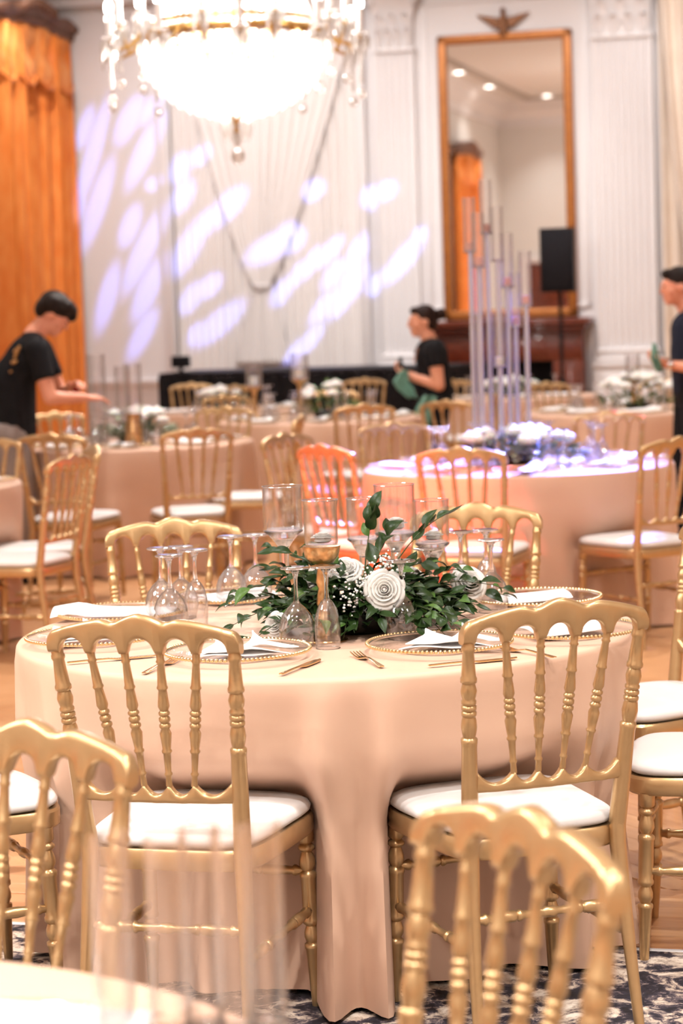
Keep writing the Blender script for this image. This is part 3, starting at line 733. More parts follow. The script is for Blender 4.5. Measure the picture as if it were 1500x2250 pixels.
def make_chair(label, loc, rz):
    r = thing('banquet_chair', label, 'chair', loc, rz)
    gold = M['gold']
    ybk = lambda z: -.205 - .075 * max(0, (z - .44)) / .42
    bow = lambda x, w_: -.016 * (1 - (x / w_) ** 2)
    # seat
    o = seat_outline()
    G().loft([[(x, y, .392) for x, y in seat_outline(.004)], [(x, y, .398) for x, y in o], [(x, y, .428) for x, y in o], [(x, y, .434) for x, y in seat_outline(.004)]]).build('seat_frame', gold, r)
    prof = [(.014, .436), (.006, .442), (.004, .450), (.009, .459), (.022, .466), (.045, .470), (.08, .473), (.12, .4745), (.17, .475)]
    G().loft([[(x, y, z) for x, y in seat_outline(f)] for f, z in prof]).build('cushion', M['vinyl'], r, angle=60)
    # top rail
    rings = []; nx = 132
    for i in range(nx + 1):
        x = -.204 + .408 * i / nx; q = abs(x)
        zt = .886 + .030 * (1 - min(1, max(0, (q - .07) / .135)) ** 1.5) - .0
        zt += .010 * math.exp(-(q / .030) ** 2) - .007 * math.exp(-((q - .055) / .018) ** 2)
        if q > .188: zt -= .020 * (1 - math.sqrt(max(0, 1 - ((q - .188) / .017) ** 2)))
        dx = min(abs(q), abs(q - .075), abs(q - .150)); wv = .0285
        zb = .844 + (.031 * math.sqrt(max(0, 1 - (dx / wv) ** 2)) if dx < wv else 0)
        zm = (zt + zb) / 2
        th = .0145 if q < .17 else .0155
        sec = rounded_section(0, zb, zt, th, x)
        rings.append([(a, b + ybk(c) + bow(x, .2) , c) for a, b, c in sec])
    G().loft(rings).build('top_rail', gold, r, angle=50)
    # lower rail with scallops
    peaks = [-.155, -.080, -.027, .027, .080, .155]; rings = []
    for i in range(89):
        x = -.160 + .320 * i / 88
        zt = .578
        for a, b in zip(peaks, peaks[1:]):
            if a <= x <= b: zt = .578 - .024 * math.sin(math.pi * (x - a) / (b - a)) ** .8
        rings.append([(p, q + ybk(.55) + bow(x, .16) * .8, s) for p, q, s in rounded_section(0, .536, zt, .0115, x)])
    G().loft(rings).build('lower_rail', gold, r, angle=50)
    tx = [-.1125, -.0375, .0375, .1125]; bx = [-.080, -.027, .027, .080]
    for a, b in zip(tx, bx):
        G().lathe(spindle_prof(), (a, ybk(.846) + bow(a, .2), .848), (b, ybk(.57) + bow(b, .16) * .8, .572), seg=12).build('spindle', gold, r, angle=60)
    # posts running down into the rear legs
    P = [(.0185, .44), (.0175, .55), (.0160, .636), (.0165, .640), (.0172, .644), (.0172, .650), (.0125, .654), (.0150, .664), (.0168, .676), (.0150, .690), (.0128, .697), (.0158, .700), (.0158, .706), (.0122, .709), (.0158, .712), (.0158, .718), (.0122, .721), (.0155, .724), (.0155, .729), (.0128, .732), (.0155, .740), (.0168, .750), (.0135, .763), (.0125, .765), (.0172, .768), (.0172, .775), (.0150, .779), (.0118, .828), (.0142, .832), (.0142, .838), (.0125, .841), (.0125, .862)]
    for sx in (-1, 1):
        z0, z1 = .44, .862
        p0 = Vector((sx * .166, ybk(z0), z0)); p1 = Vector((sx * .1895, ybk(z1), z1))
        g = G().lathe([(rr, (z - z0) / (z1 - z0)) for rr, z in P], p0, p1, seg=14)
        g.tube([(sx * .182, -.262, 0), (sx * .176, -.238, .15), (sx * .170, -.215, .30), (sx * .166, -.205, .40), p0], [.0105, .0130, .0165, .0180, .0185], 12)
        g.build('back_post', gold, r, angle=60)
        # front legs
        a = Vector((sx * .183, .178, .395)); b = Vector((sx * .192, .192, 0)); F = [(.0185, 0), (.0185, .07), (.012, .085), (.019, .10), (.019, .115), (.012, .13), (.0175, .17), (.019, .20), (.0125, .235), (.0195, .25), (.0195, .27), (.0175, .28), (.0178, .46), (.0165, .50), (.019, .51), (.019, .53), (.0125, .545), (.0175, .58), (.0178, .61), (.0125, .64), (.0185, .65), (.0185, .67), (.0165, .68), (.0105, 1)]
        G().lathe([(rr, h) for rr, h in F], a, b, seg=12).build('front_leg', gold, r, angle=60)
    SP = [(.0085, 0), (.0095, .06), (.0125, .075), (.0125, .09), (.0085, .10), (.0130, .20), (.0125, .27), (.0085, .285), (.0125, .295), (.0125, .31), (.0090, .325), (.0080, .45), (.0115, .47), (.0115, .53), (.0080, .55), (.0090, .675), (.0125, .69), (.0125, .705), (.0085, .715), (.0125, .73), (.0130, .80), (.0085, .90), (.0125, .91), (.0125, .925), (.0095, .94), (.0085, 1)]
    for p, q in (((-.173, -.226, .215), (-.187, .186, .215)), ((.173, -.226, .215), (.187, .186, .215)), ((-.186, .183, .30), (.186, .183, .30)), ((-.172, -.218, .275), (.172, -.218, .275))):
        G().lathe(SP, p, q, seg=10).build('stretcher', gold, r, angle=60)
    for c in r.children: c.data.transform(Matrix.Diagonal((1, 1, 1.018, 1)))
    return r
T = {'T0': (-.045, 5.43), 'T1': (.87, 10.88), 'T2': (-1.29, 13.9), 'T3': (-.13, 16.3), 'T4': (-2.31, 10.8), 'T5': (2.1, 16.1), 'TF': (-.74, 1.97), 'T7': (-.95, 18.4), 'T8': (1.5, 19.2)}
TZ = .764
CH0 = None; CHAIRS = []
def chair(rail, fwd, label, group):
    """rail: where the top rail's middle stands on the plan; fwd: the way the chair faces"""
    global CH0
    f = Vector((fwd[0], fwd[1], 0)).normalized(); p = Vector((rail[0] * .976, rail[1] * .976, 0)) + f * .295; z = 0.0
    dd = (p - WM).dot(WN); tt = (p - WM).dot(WU)
    if dd > 17.80 and .2 < tt < 6.6: z = .010
    for k, (tx, ty) in T.items():          # no seat is pushed further under a table than this
        q = p + f * .235; rr = math.hypot(q.x - tx, q.y - ty); lim = .50 if k in ('T0', 'TF') else .60
        if rr < lim: p -= f * (lim - rr)
    p.z = z; rz = facing(f.x, f.y); CHAIRS.append((p.copy(), f.copy()))
    if CH0 is None: CH0 = make_chair(label, p, rz); CH0['group'] = group; return CH0
    return dup(CH0, p, rz, label, group)
g0 = 'gold chairs around the sharp round table'
chair((-.417, 4.51), (.27, .96), 'gold spindle-back chair with white seat, front left of the sharp table', g0)
chair((.437, 4.545), (-.33, .94), 'gold spindle-back chair with white seat, front right of the sharp table', g0)
chair((-.517, 6.80), (.12, -.99), 'gold chair facing the camera behind the left wine glasses', g0)
chair((.422, 6.97), (-.22, -.97), 'gold chair facing the camera behind the glass candle holders', g0)
chair((-1.22, 4.98), (.90, .43), 'gold chair at the left edge, only its white seat corner showing', g0)
chair((1.215, 5.30), (-.98, .20), 'gold chair cut by the right edge, nearer of two white seats', g0)
chair((1.11, 6.28), (-.85, -.5), 'gold chair cut by the right edge, farther of two white seats', g0)
gf = 'blurred foreground chairs'
chair((-.49, 3.33), (-.50, -.87), 'blurred gold chair back in the lower left foreground', gf)
chair((.205, 2.63), (-.87, -.5), 'blurred gold chair back in the lower right foreground', gf)
g1 = 'gold chairs around the tall candelabra table'
chair((.535, 9.88), (.28, .96), 'gold chair tinted orange by stage light, backing onto the candelabra table', g1)
chair((1.53, 10.08), (-.50, .87), 'gold chair on the right at the candelabra table, white seat in view', g1)
chair((-.075, 10.40), (.78, .62), 'narrow red-lit gold chair left of the candelabra table', g1)
chair((.305, 12.25), (.22, -.97), 'pinkish lit gold chair beyond the candelabra table on its left', g1)
chair((1.54, 12.7), (-.3, -.95), 'pink and purple lit gold chair beyond the candelabra table on its right', g1)
chair((-.28, 11.5), (.80, -.60), 'gold chair turned sideways just left of the red-lit chair', g1)
g2 = 'gold chairs around the table at left'
chair((-.787, 12.36), (-.22, .97), 'gold chair with white seat in front of the left middle table', g2)
chair((-1.592, 12.29), (.28, .96), 'gold chair beside the bending man, its back to the camera', g2)
chair((-.235, 13.55), (-.98, .1), 'gold chair at the right side of the left middle table', g2)
chair((-.836, 15.04), (-.3, -.95), 'gold chair on the far right side of the left middle table', g2)
chair((-1.80, 14.95), (.45, -.89), 'gold chair beyond the left middle table near the bending man', g2)
g4 = 'gold chairs around the table cut by the left edge'
chair((-1.209, 10.96), (-.95, -.25), 'gold chair facing left, second from front at the left edge table', g4)
chair((-1.241, 10.28), (-.93, .36), 'gold chair facing left with large white seat at the left edge table', g4)
chair((-1.95, 11.9), (-.2, -.98), 'gold chair corner at the left edge beyond the cut table', g4)
g3 = 'gold chairs in the far background'
FARC = [((.175, 14.83), (-.2, .98), 'far gold chair in front of the table with the tall glass vases'), ((-.759, 17.27), (.5, -.87), 'far gold chair left of the tall glass vases, nearest to them'),
        ((-.04, 17.9), (-.1, -1), 'far gold chair just right of the tall glass vases'), ((.251, 20.6), (-.3, -.95), 'far gold chair with wide top rail in front of the stage skirt, right of centre'),
        ((-1.008, 19.64), (-.4, -.9), 'far gold chair in front of the stage skirt, second from its left end'), ((-1.364, 20.9), (.2, -1), 'farthest gold chair at the left end of the black stage skirt'),
        ((.73, 15.0), (.5, .87), 'far gold chair in front of the woman with the green cloth'), ((.99, 19.3), (.3, -.95), 'far gold chair right behind the woman'),
        ((1.27, 16.3), (.95, -.2), 'far gold chair behind the acrylic candelabra'), ((1.68, 17.9), (.4, -.9), 'far gold chair below the speaker stand'),
        ((2.45, 17.3), (-.4, -.9), 'far gold chair beyond the white flowers at right')]
for rl, fw, lb in FARC: chair(rl, fw, lb, g3)

# ------------------------------------------------------------------ tablecloths
F0 = None
def cloth_mesh(Rr, H, seed, folds=None, nf=12, nth=288, rows=26, hem=.012, amp=.085, push=(), base=0.0):
    rnd = random.Random(seed)
    if folds is None:
        folds = []; a = rnd.random()
        for k in range(nf): folds.append((2 * math.pi * k / nf + rnd.uniform(-.16, .16), rnd.uniform(.09, .17), rnd.uniform(.6, 1.15)))
    def fold(th):
        v = 0
        for (c, w_, a) in folds:
            d = (th - c + math.pi) % (2 * math.pi) - math.pi
            v += a * math.exp(-(d / w_) ** 2)
        return v
    fv = [fold(2 * math.pi * j / nth) for j in range(nth)]; mean = sum(fv) / nth
    rings = []
    for q in (.02, .2, .4, .6, .8, .92): rings.append([(Rr * q * math.cos(2 * math.pi * j / nth), Rr * q * math.sin(2 * math.pi * j / nth), H) for j in range(nth)])
    for k in range(5):
        a = R(90 * k / 4); rr = Rr - .014 + .014 * math.sin(a)
        rings.append([(rr * math.cos(2 * math.pi * j / nth), rr * math.sin(2 * math.pi * j / nth), H - .014 + .014 * math.cos(a)) for j in range(nth)])
    for i in range(1, rows + 1):
        s = i / rows; z = (H - .014) * (1 - s) + hem * s; row = []
        for j in range(nth):
            th = 2 * math.pi * j / nth; f = fv[j] - mean * .75
            e = s ** (.9 if folds is F0 else 1.15)
            rr = Rr + .004 + amp * e * f + .010 * s * math.sin(th * 3 + seed) - .030 * e
            rr -= base * e
            kz = min(1, max(0, (H - .17 - z) / .17)); kz = kz * kz * (3 - 2 * kz)
            for (pa, pd, pw) in push:
                dd = abs((th - pa + math.pi) % (2 * math.pi) - math.pi)
                k = 1 if dd < pw else math.exp(-((dd - pw) / .11) ** 2)
                rr -= pd * k * kz * (1 - .35 * max(0, s - .55) / .45)
            tw = .05 * s * math.sin(3 * th + seed)
            row.append((rr * math.cos(th + tw * .3), rr * math.sin(th + tw * .3), z + .008 * s * s * math.sin(7 * th + seed) * (1 if z > .03 else .3) * max(0, min(1, f + .3))))
        rings.append(row)
    g = G(); g.loft(rings, True, False); g.add([(0, 0, H)], [])
    c = len(g.v) - 1
    for j in range(nth): g.f.append((c, j, (j + 1) % nth))
    return g
R90 = math.pi / 2
def A(deg): return R(deg - 90)      # 0 = towards the camera, positive to the right
F0 = [(A(-.8), .055, 1.6), (A(9.6), .050, 1.6), (A(-30), .12, .8), (A(33), .13, .55), (A(52), .07, 1.1), (A(70), .06, 1.3), (A(92), .08, .9), (A(112), .1, .9), (A(135), .1, .9), (A(160), .1, .9), (A(185), .1, .9), (A(210), .1, .9), (A(235), .1, .9), (A(258), .08, 1.0), (A(282), .06, 1.3), (A(303), .07, 1.2)]
def cloth(key, label, folds, seed, nf=12, z=0.0):
    x, y = T[key]; push = []
    for cp_, cf in CHAIRS:
        f_ = Vector((cp_.x + cf.x * .235 - x, cp_.y + cf.y * .235 - y))
        if f_.length < .78: push.append((math.atan2(f_.y, f_.x), min(.24, .78 - f_.length), .15 / max(f_.length, .4)))
    g = cloth_mesh(.758, TZ - z, seed, folds, nf, nth=360 if key == 'T0' else 220, rows=34 if key == 'T0' else 18, push=push, base=.03 if key == 'T0' else 0, amp=.085 if key == 'T0' else .12)
    return g.build('tablecloth', M['cloth'], None, (x, y, z), 0, 60, label=label, category='tablecloth', group='blush satin tablecloths')
cloth('T0', 'blush satin floor-length cloth on the sharp round table', F0, 2, z=.010)
cloth('T1', 'blush cloth on the round table carrying the tall acrylic candelabra', None, 4)
cloth('T2', 'blush cloth on the round table in front of the bending man', None, 5)
cloth('T3', 'blush cloth on the far table with the tall glass vases', None, 6)
cloth('T4', 'blush cloth on the round table cut by the left edge', None, 7)
cloth('T5', 'blush cloth on the far right table with white flowers', None, 8)
cloth('TF', 'blush cloth on the blurred table at the lower left corner', None, 9, z=.010)
cloth('T7', 'blush cloth on the farthest table before the stage', None, 10)
cloth('T8', 'blush cloth on the farthest table before the fireplace', None, 12)

# ------------------------------------------------------------------ table ware
def make_charger(loc, label, group):
    r = thing('charger_plate', label, 'plate', loc, 0, group)
    G().lathe([(.001, .004), (.09, .004), (.105, .006), (.14, .013), (.158, .017), (.158, .020), (.14, .016), (.105, .009), (.09, .007), (.001, .007)], seg=48, cap=False).build('plate_glass', M['plate'], r)
    G().tube([(.161 * math.cos(2 * math.pi * k / 64), .161 * math.sin(2 * math.pi * k / 64), .0185) for k in range(65)], .0026, 6).build('rim_band', M['beadsilver'], r)
    g = G()
    for k in range(104):
        a = 2 * math.pi * k / 104; g.ell((.1645 * math.cos(a), .1645 * math.sin(a), .0205), (.0047, .0047, .0047), 7, 5)
    g.build('beaded_rim', M['bead'], r, kind='stuff')
    G().lathe([(.07, 0), (.088, 0), (.088, .004), (.07, .004)], seg=40, cap=False).build('foot_ring', M['plate'], r)
    return r
def napkin_mesh(kind):
    g = G(); rnd = random.Random(kind)
    if kind == 0:      # loose peaked triangle, three layers
        for L, (A_, B_, C_, hh) in enumerate((((-.115, -.05), (.12, -.055), (-.03, .075), .012), ((-.10, -.045), (.10, -.06), (-.055, .06), .022), ((-.02, -.05), (.125, -.05), (.03, .065), .026))):
            grid = []
            for i in range(9):
                v = i / 8
                grid.append([((A_[0] * (1 - u) + B_[0] * u) * (1 - v) + C_[0] * v, (A_[1] * (1 - u) + B_[1] * u) * (1 - v) + C_[1] * v + .008 * math.sin(5 * u), .004 + .006 * L + hh * math.sin(math.pi * (.15 + .7 * u)) * (.45 + .55 * v) + .003 * math.sin(9 * u + L * 2)) for u in [j / 10 for j in range(11)]])
            g.sheet(grid, .0022)
    elif kind == 1:    # long soft roll draped to one side
        for L in range(3):
            grid = []
            for i in range(15):
                u = i / 14; x = -.15 + .30 * u; wd = .050 - .006 * L - .012 * math.sin(3 * u)
                grid.append([(x + .01 * L, wd * (2 * v - 1) + .015 * math.sin(2.4 * u), .004 + .0026 * L + (.020 - .001 * L) * math.sin(math.pi * v) * (1.1 - .5 * u) + .010 * math.exp(-((u - .15) / .12) ** 2)) for v in [j / 8 for j in range(9)]])
            g.sheet(grid, .0022)
    else:              # flat folded rectangle
        for L in range(3):
            grid = []
            for i in range(11):
                u = i / 10
                grid.append([(-.095 + .19 * u - .004 * L, (-.062 + .124 * v) + .006 * L + .012 * u, .004 + .0026 * L + .006 * math.sin(math.pi * v) + .008 * u * u) for v in [j / 8 for j in range(9)]])
            g.sheet(grid, .0022)
    me = g.mesh('napkin', 50); me.materials.append(M['napkin']); return me
NAP = [napkin_mesh(k) for k in range(3)]
def napkin(kind, loc, rz, label, group):
    return obj('napkin', NAP[kind], None, None, loc, rz, label=label, category='napkin', group=group)
def make_glass(loc, label, group, flute=False):
    """stands upside down on its rim"""
    r = thing('champagne_glass' if flute else 'wine_glass', label, 'glass', loc, 0, group)
    if flute: bowl = [(.0275, 0), (.0295, .02), (.0305, .045), (.029, .070), (.0235, .092), (.0145, .108), (.007, .116)]; zt = .116; hh = .192
    else: bowl = [(.0355, 0), (.0405, .018), (.0432, .036), (.0418, .054), (.0345, .074), (.0225, .090), (.0115, .100), (.007, .106)]; zt = .106; hh = .186
    inner = [(max(a - .0012, .002), z) for a, z in bowl[:-1]]
    G().lathe(bowl + [(.005, zt + .001)], seg=32, cap=False).lathe(inner + [(.002, zt - .006)], seg=32, cap=False).build('bowl', M['glass'], r, angle=70)
    G().tube([(bowl[0][0] * math.cos(2 * math.pi * k / 32), bowl[0][0] * math.sin(2 * math.pi * k / 32), .001) for k in range(33)], .0011, 5).build('rim', M['glass_rim'], r)
    G().lathe([(.0075, zt - .005), (.0052, zt + .008), (.0042, zt + .03), (.0048, hh - .028), (.0075, hh - .014), (.013, hh - .007)], seg=16).build('stem', M['crystal'], r, angle=70)
    G().lathe([(.010, hh - .009), (.022, hh - .0055), (.0345, hh - .004), (.0352, hh - .002), (.033, hh), (.001, hh - .0005)], seg=32).build('foot', M['glass_rim'], r, angle=70)
    return r
def cutlery_mesh(kind):
    g = G()
    if kind == 'knife':
        g.sheet([[(x, w_ * s, z + (.0012 if s == 0 else 0)) for s in (-1, 0, 1)] for x, w_, z in [(-.105, .004, .004), (-.10, .0055, .0045), (-.06, .0045, .005), (-.01, .004, .005), (0, .0045, .004), (.01, .0095, .003), (.06, .0105, .003), (.09, .009, .003), (.105, .002, .003)]], .002)
    else:
        g.sheet([[(x, w_ * s, z + (.001 if s == 0 else 0)) for s in (-1, 0, 1)] for x, w_, z in [(-.10, .005, .003), (-.095, .0068, .003), (-.05, .0045, .006), (.0, .0032, .009), (.02, .0035, .006), (.035, .011, .003), (.05, .0125, .003)]], .002)
        for k in range(4):
            y = -.0108 + .0072 * k; g.sheet([[(x, y + w_ * s, z) for s in (-1, 1)] for x, w_, z in [(.048, .0018, .003), (.07, .0017, .0045), (.09, .0016, .007), (.102, .0008, .009)]], .0018)
    me = g.mesh(kind, 50); me.materials.append(M['goldmetal']); return me
KN, FK = cutlery_mesh('knife'), cutlery_mesh('fork')
def cutlery(kind, loc, d, label):
    o = obj('table_' + kind, KN if kind == 'knife' else FK, None, None, (loc[0], loc[1], TZ + .0005), math.atan2(d[1], d[0]), label=label, category=kind, group='gold cutlery on the sharp table')
    return o

# ---- the sharp table
ZT = TZ
gp, gn, gg = 'beaded glass chargers on the sharp table', 'white napkins on the sharp table', 'upturned glasses on the sharp table'
P0 = make_charger((-.245, 4.99, ZT), 'clear charger with beaded gold rim, front left, left of the knife', gp)
PL = [((.212, 5.01), 'clear charger with beaded gold rim, front right, behind the right front chair'), ((-.575, 5.72), 'clear beaded charger at the back left beside four upturned glasses'), ((-.60, 5.30), 'clear beaded charger at the left rim, partly behind the left front chair'),
      ((-.30, 5.985), 'clear beaded charger at the far side behind two upturned glasses'), ((.50, 5.74), 'clear beaded charger at the back right with a flat napkin'), ((.52, 5.16), 'clear beaded charger at the right, seen through the chair back')]
for (x, y), lb in PL: dup(P0, (x, y, ZT), random.random(), lb, gp)
for k, (x, y, rz, kd, lb) in enumerate([(-.235, 4.985, .1, 0, 'white napkin folded to a loose peak on the front left charger'), (.235, 5.0, -.05, 0, 'white napkin folded to a loose peak on the front right charger'), (-.60, 5.70, -.12, 1, 'long white napkin spilling over the back left charger'), (-.62, 5.29, .6, 0, 'white napkin corner on the charger at the left rim'), (-.285, 5.98, .4, 2, 'small white napkin behind the two upturned glasses at the far side'), (.49, 5.735, .05, 2, 'flat folded white napkin on the back right charger'), (.52, 5.16, .3, 2, 'white napkin on the right charger, seen through the chair back')]):
    napkin(kd, (x, y, ZT + .008), rz, lb, gn)
W0 = make_glass((-.112, 5.14, ZT), 'upturned round wine glass in front, left of the gold stand', gg)
C0 = make_glass((-.041, 5.095, ZT), 'upturned champagne flute in front of the gold candle stand', gg, True)
for fl, x, y, lb in [(0, .135, 5.21, 'upturned round wine glass in front of the big white rose'), (0, .208, 5.46, 'upturned wine glass among the leaves right of the white rose'), (0, .375, 5.62, 'upturned wine glass at the right of the greenery by the flat napkin'),
                     (0, -.468, 5.68, 'upturned wine glass, farthest left of the left group of four'), (0, -.418, 5.70, 'upturned wine glass, back right of the left group of four'), (0, -.432, 5.50, 'upturned wine glass, front of the left group of four'), (1, -.372, 5.55, 'upturned champagne flute, right of the left group of four'),
                     (0, -.300, 5.93, 'upturned wine glass, left of the pair behind the greenery'), (0, -.235, 5.95, 'upturned wine glass, right of the pair behind the greenery'), (0, .310, 5.85, 'upturned wine glass at the back right, left of its pair'), (1, .375, 5.82, 'upturned flute at the back right, right of its pair')]:
    dup(C0 if fl else W0, (x, y, ZT), random.random() * 6, lb, gg)
cutlery('knife', (-.10, 4.81), (.39, .92), 'gold knife lying at the front between the two chargers')
cutlery('fork', (.048, 4.87), (-.28, .96), 'gold fork lying at the front left of the right charger')
cutlery('knife', (.275, 4.80), (.93, .36), 'gold knife half under the front right charger')
cutlery('knife', (-.53, 5.01), (.93, .36), 'gold knife seen through the left front chair back')
cutlery('fork', (-.41, 4.89), (.3, .95), 'gold fork left of the front left charger')
cutlery('fork', (.40, 4.91), (-.55, .83), 'gold fork seen through the right front chair back')

# ---- glass candle holders of the centrepiece
def hurricane(x, y, z0, z1, rad, label, base='glass', cand=True, flare=0.0):
    r = thing('candle_holder', label, 'candle holder', (x, y, ZT), 0, 'candle holders in the sharp centrepiece')
    b, t = z0 - ZT, z1 - ZT
    w_ = .0022
    G().lathe([(rad * .93, b), (rad, b + .008), (rad, t - .02), (rad + flare, t)], seg=36, cap=False).lathe([(.001, b + .003), (rad * .9, b + .004), (rad - w_, b + .01), (rad - w_, t - .02), (rad + flare - w_, t)], seg=36, cap=False).build('glass_cylinder', M['glass'], r, angle=60)
    G().tube([((rad + flare) * math.cos(2 * math.pi * k / 36), (rad + flare) * math.sin(2 * math.pi * k / 36), t) for k in range(37)], .0014, 5).build('rim', M['glass_rim'], r)
    if base == 'glass':
        G().lathe([(.004, b - .05), (.012, b - .045), (.022, b - .03), (rad * .75, b - .012), (rad * .98, b - .004), (rad * 1.0, b), (.001, b - .002)], seg=32).build('cup', M['crystal'], r, angle=70)
        G().lathe([(.020, 0), (.042, .002), (.044, .005), (.016, .012), (.009, .03), (.010, (b - .05) * .6), (.0125, b - .046)], seg=20).build('stem', M['crystal'], r, angle=70)
    else:
        G().lathe([(.012, b - .045), (.028, b - .040), (.040, b - .025), (.0445, b - .004), (.0445, b), (.036, b - .003)], seg=32).build('gold_bowl', M['antique'], r, angle=60)
        G().lathe([(.052, 0), (.052, .004), (.045, .007), (.018, .014), (.014, .03), (.022, .045), (.017, .06), (.011, .075), (.017, .09), (.014, .11), (.011, .125), (.016, .14), (.010, b - .04)], seg=20).build('gold_stem', M['antique'], r, angle=60)
        G().tube([(.053 * math.cos(2 * math.pi * k / 30), .053 * math.sin(2 * math.pi * k / 30), .003) for k in range(31)], .003, 6).build('base_ring', M['goldmetal'], r)
    return r
def rose_mesh(scale, seed=1):
    """a cupped garden rose: list of petal meshes with their matrices"""
    rnd = random.Random(seed); out = []
    for k, (n, b0, R1, h, az0, curl) in enumerate(((2, .03, .13, .60, 95, 0), (3, .05, .24, .62, 80, .01), (3, .08, .36, .60, 72, .03), (4, .10, .50, .54, 60, .06), (5, .12, .66, .45, 50, .10), (5, .14, .84, .32, 46, .14))):
        grid = []
        for a in range(8):
            v = a / 7; row = []
            for c in range(11):
                u = c / 10 * 2 - 1; az = R(az0) * u; vv = v * (1 - .22 * u ** 4)
                rr = b0 + (R1 - b0) * math.sin(vv * math.pi / 2) ** .8 + .05 * R1 * u + curl * max(0, (vv - .7) / .3) ** 2
                z = h * vv - curl * .9 * max(0, (vv - .75) / .25) ** 2 - .30 + .012 * math.sin(7 * u + k)
                row.append((rr * math.sin(az), rr * math.cos(az), z))
            grid.append(row)
        me = G().sheet(grid, .012).mesh('petal', 180); me.materials.append(M['petal_soft'])
        for j in range(n):
            out.append((me, Matrix.Rotation(2 * math.pi * j / n + k * 1.1 + rnd.uniform(-.15, .15), 4, 'Z') @ Matrix.Rotation(rnd.uniform(-.05, .05), 4, 'X')))
    return out
ROSE = rose_mesh(1.0)
def place_rose(parent, p, d, s, name='rose', label=None):
    """rose as a part whose petals are its sub-parts; d is the way it faces"""
    q = Vector(d).to_track_quat('Z', 'Y').to_matrix().to_4x4()
    h = G().lathe([(.001, -.42), (.10, -.40), (.15, -.32), (.14, -.20), (.10, .05), (.05, .2), (.001, .24)], seg=10, cap=False).build(name, M['petal'], parent)
    h.matrix_local = Matrix.Translation(p) @ q @ Matrix.Scale(s, 4)
    for me, m in ROSE:
        o = bpy.data.objects.new('petal', me); COL.objects.link(o); o.parent = h; o.matrix_local = m
    return h
def floating_candle(x, y, z, s, label):
    r = thing('floating_candle', label, 'candle', (x, y, z), 0, 'white floating candles')
    G().lathe([(s * .5, 0), (s * .7, s * .15), (s * .55, s * .45), (s * .2, s * .7), (.001, s * .7)], seg=14).build('wax', M['wax'], r)
    for me, m in ROSE[5:]:
        o = bpy.data.objects.new('wax_petal', me); COL.objects.link(o); o.parent = r
        o.matrix_local = Matrix.Translation((0, 0, s * .55)) @ m @ Matrix.Scale(s, 4)
    return r
hurricane(-.146, 5.52, 1.0, 1.110, .0495, 'tall footed glass candle holder, leftmost of the centrepiece')
hurricane(-.050, 5.215, .990, 1.098, .0395, 'glass candle holder on a gold pedestal in the centrepiece', 'gold', flare=.003)
hurricane(.054, 5.70, .955, 1.058, .042, 'glass candle holder at the back middle of the centrepiece')
hurricane(.131, 5.50, .987, 1.106, .0505, 'tallest footed glass candle holder with a white candle behind the rose')
hurricane(.225, 5.56, .952, 1.060, .0435, 'footed glass candle holder, rightmost of the centrepiece')
floating_candle(.133, 5.50, .996, .034, 'white flower-shaped candle inside the tallest glass holder')
floating_candle(-.046, 5.215, .997, .030, 'white flower-shaped candle inside the gold pedestal holder')
floating_candle(.228, 5.56, .960, .028, 'white flower-shaped candle inside the rightmost glass holder')

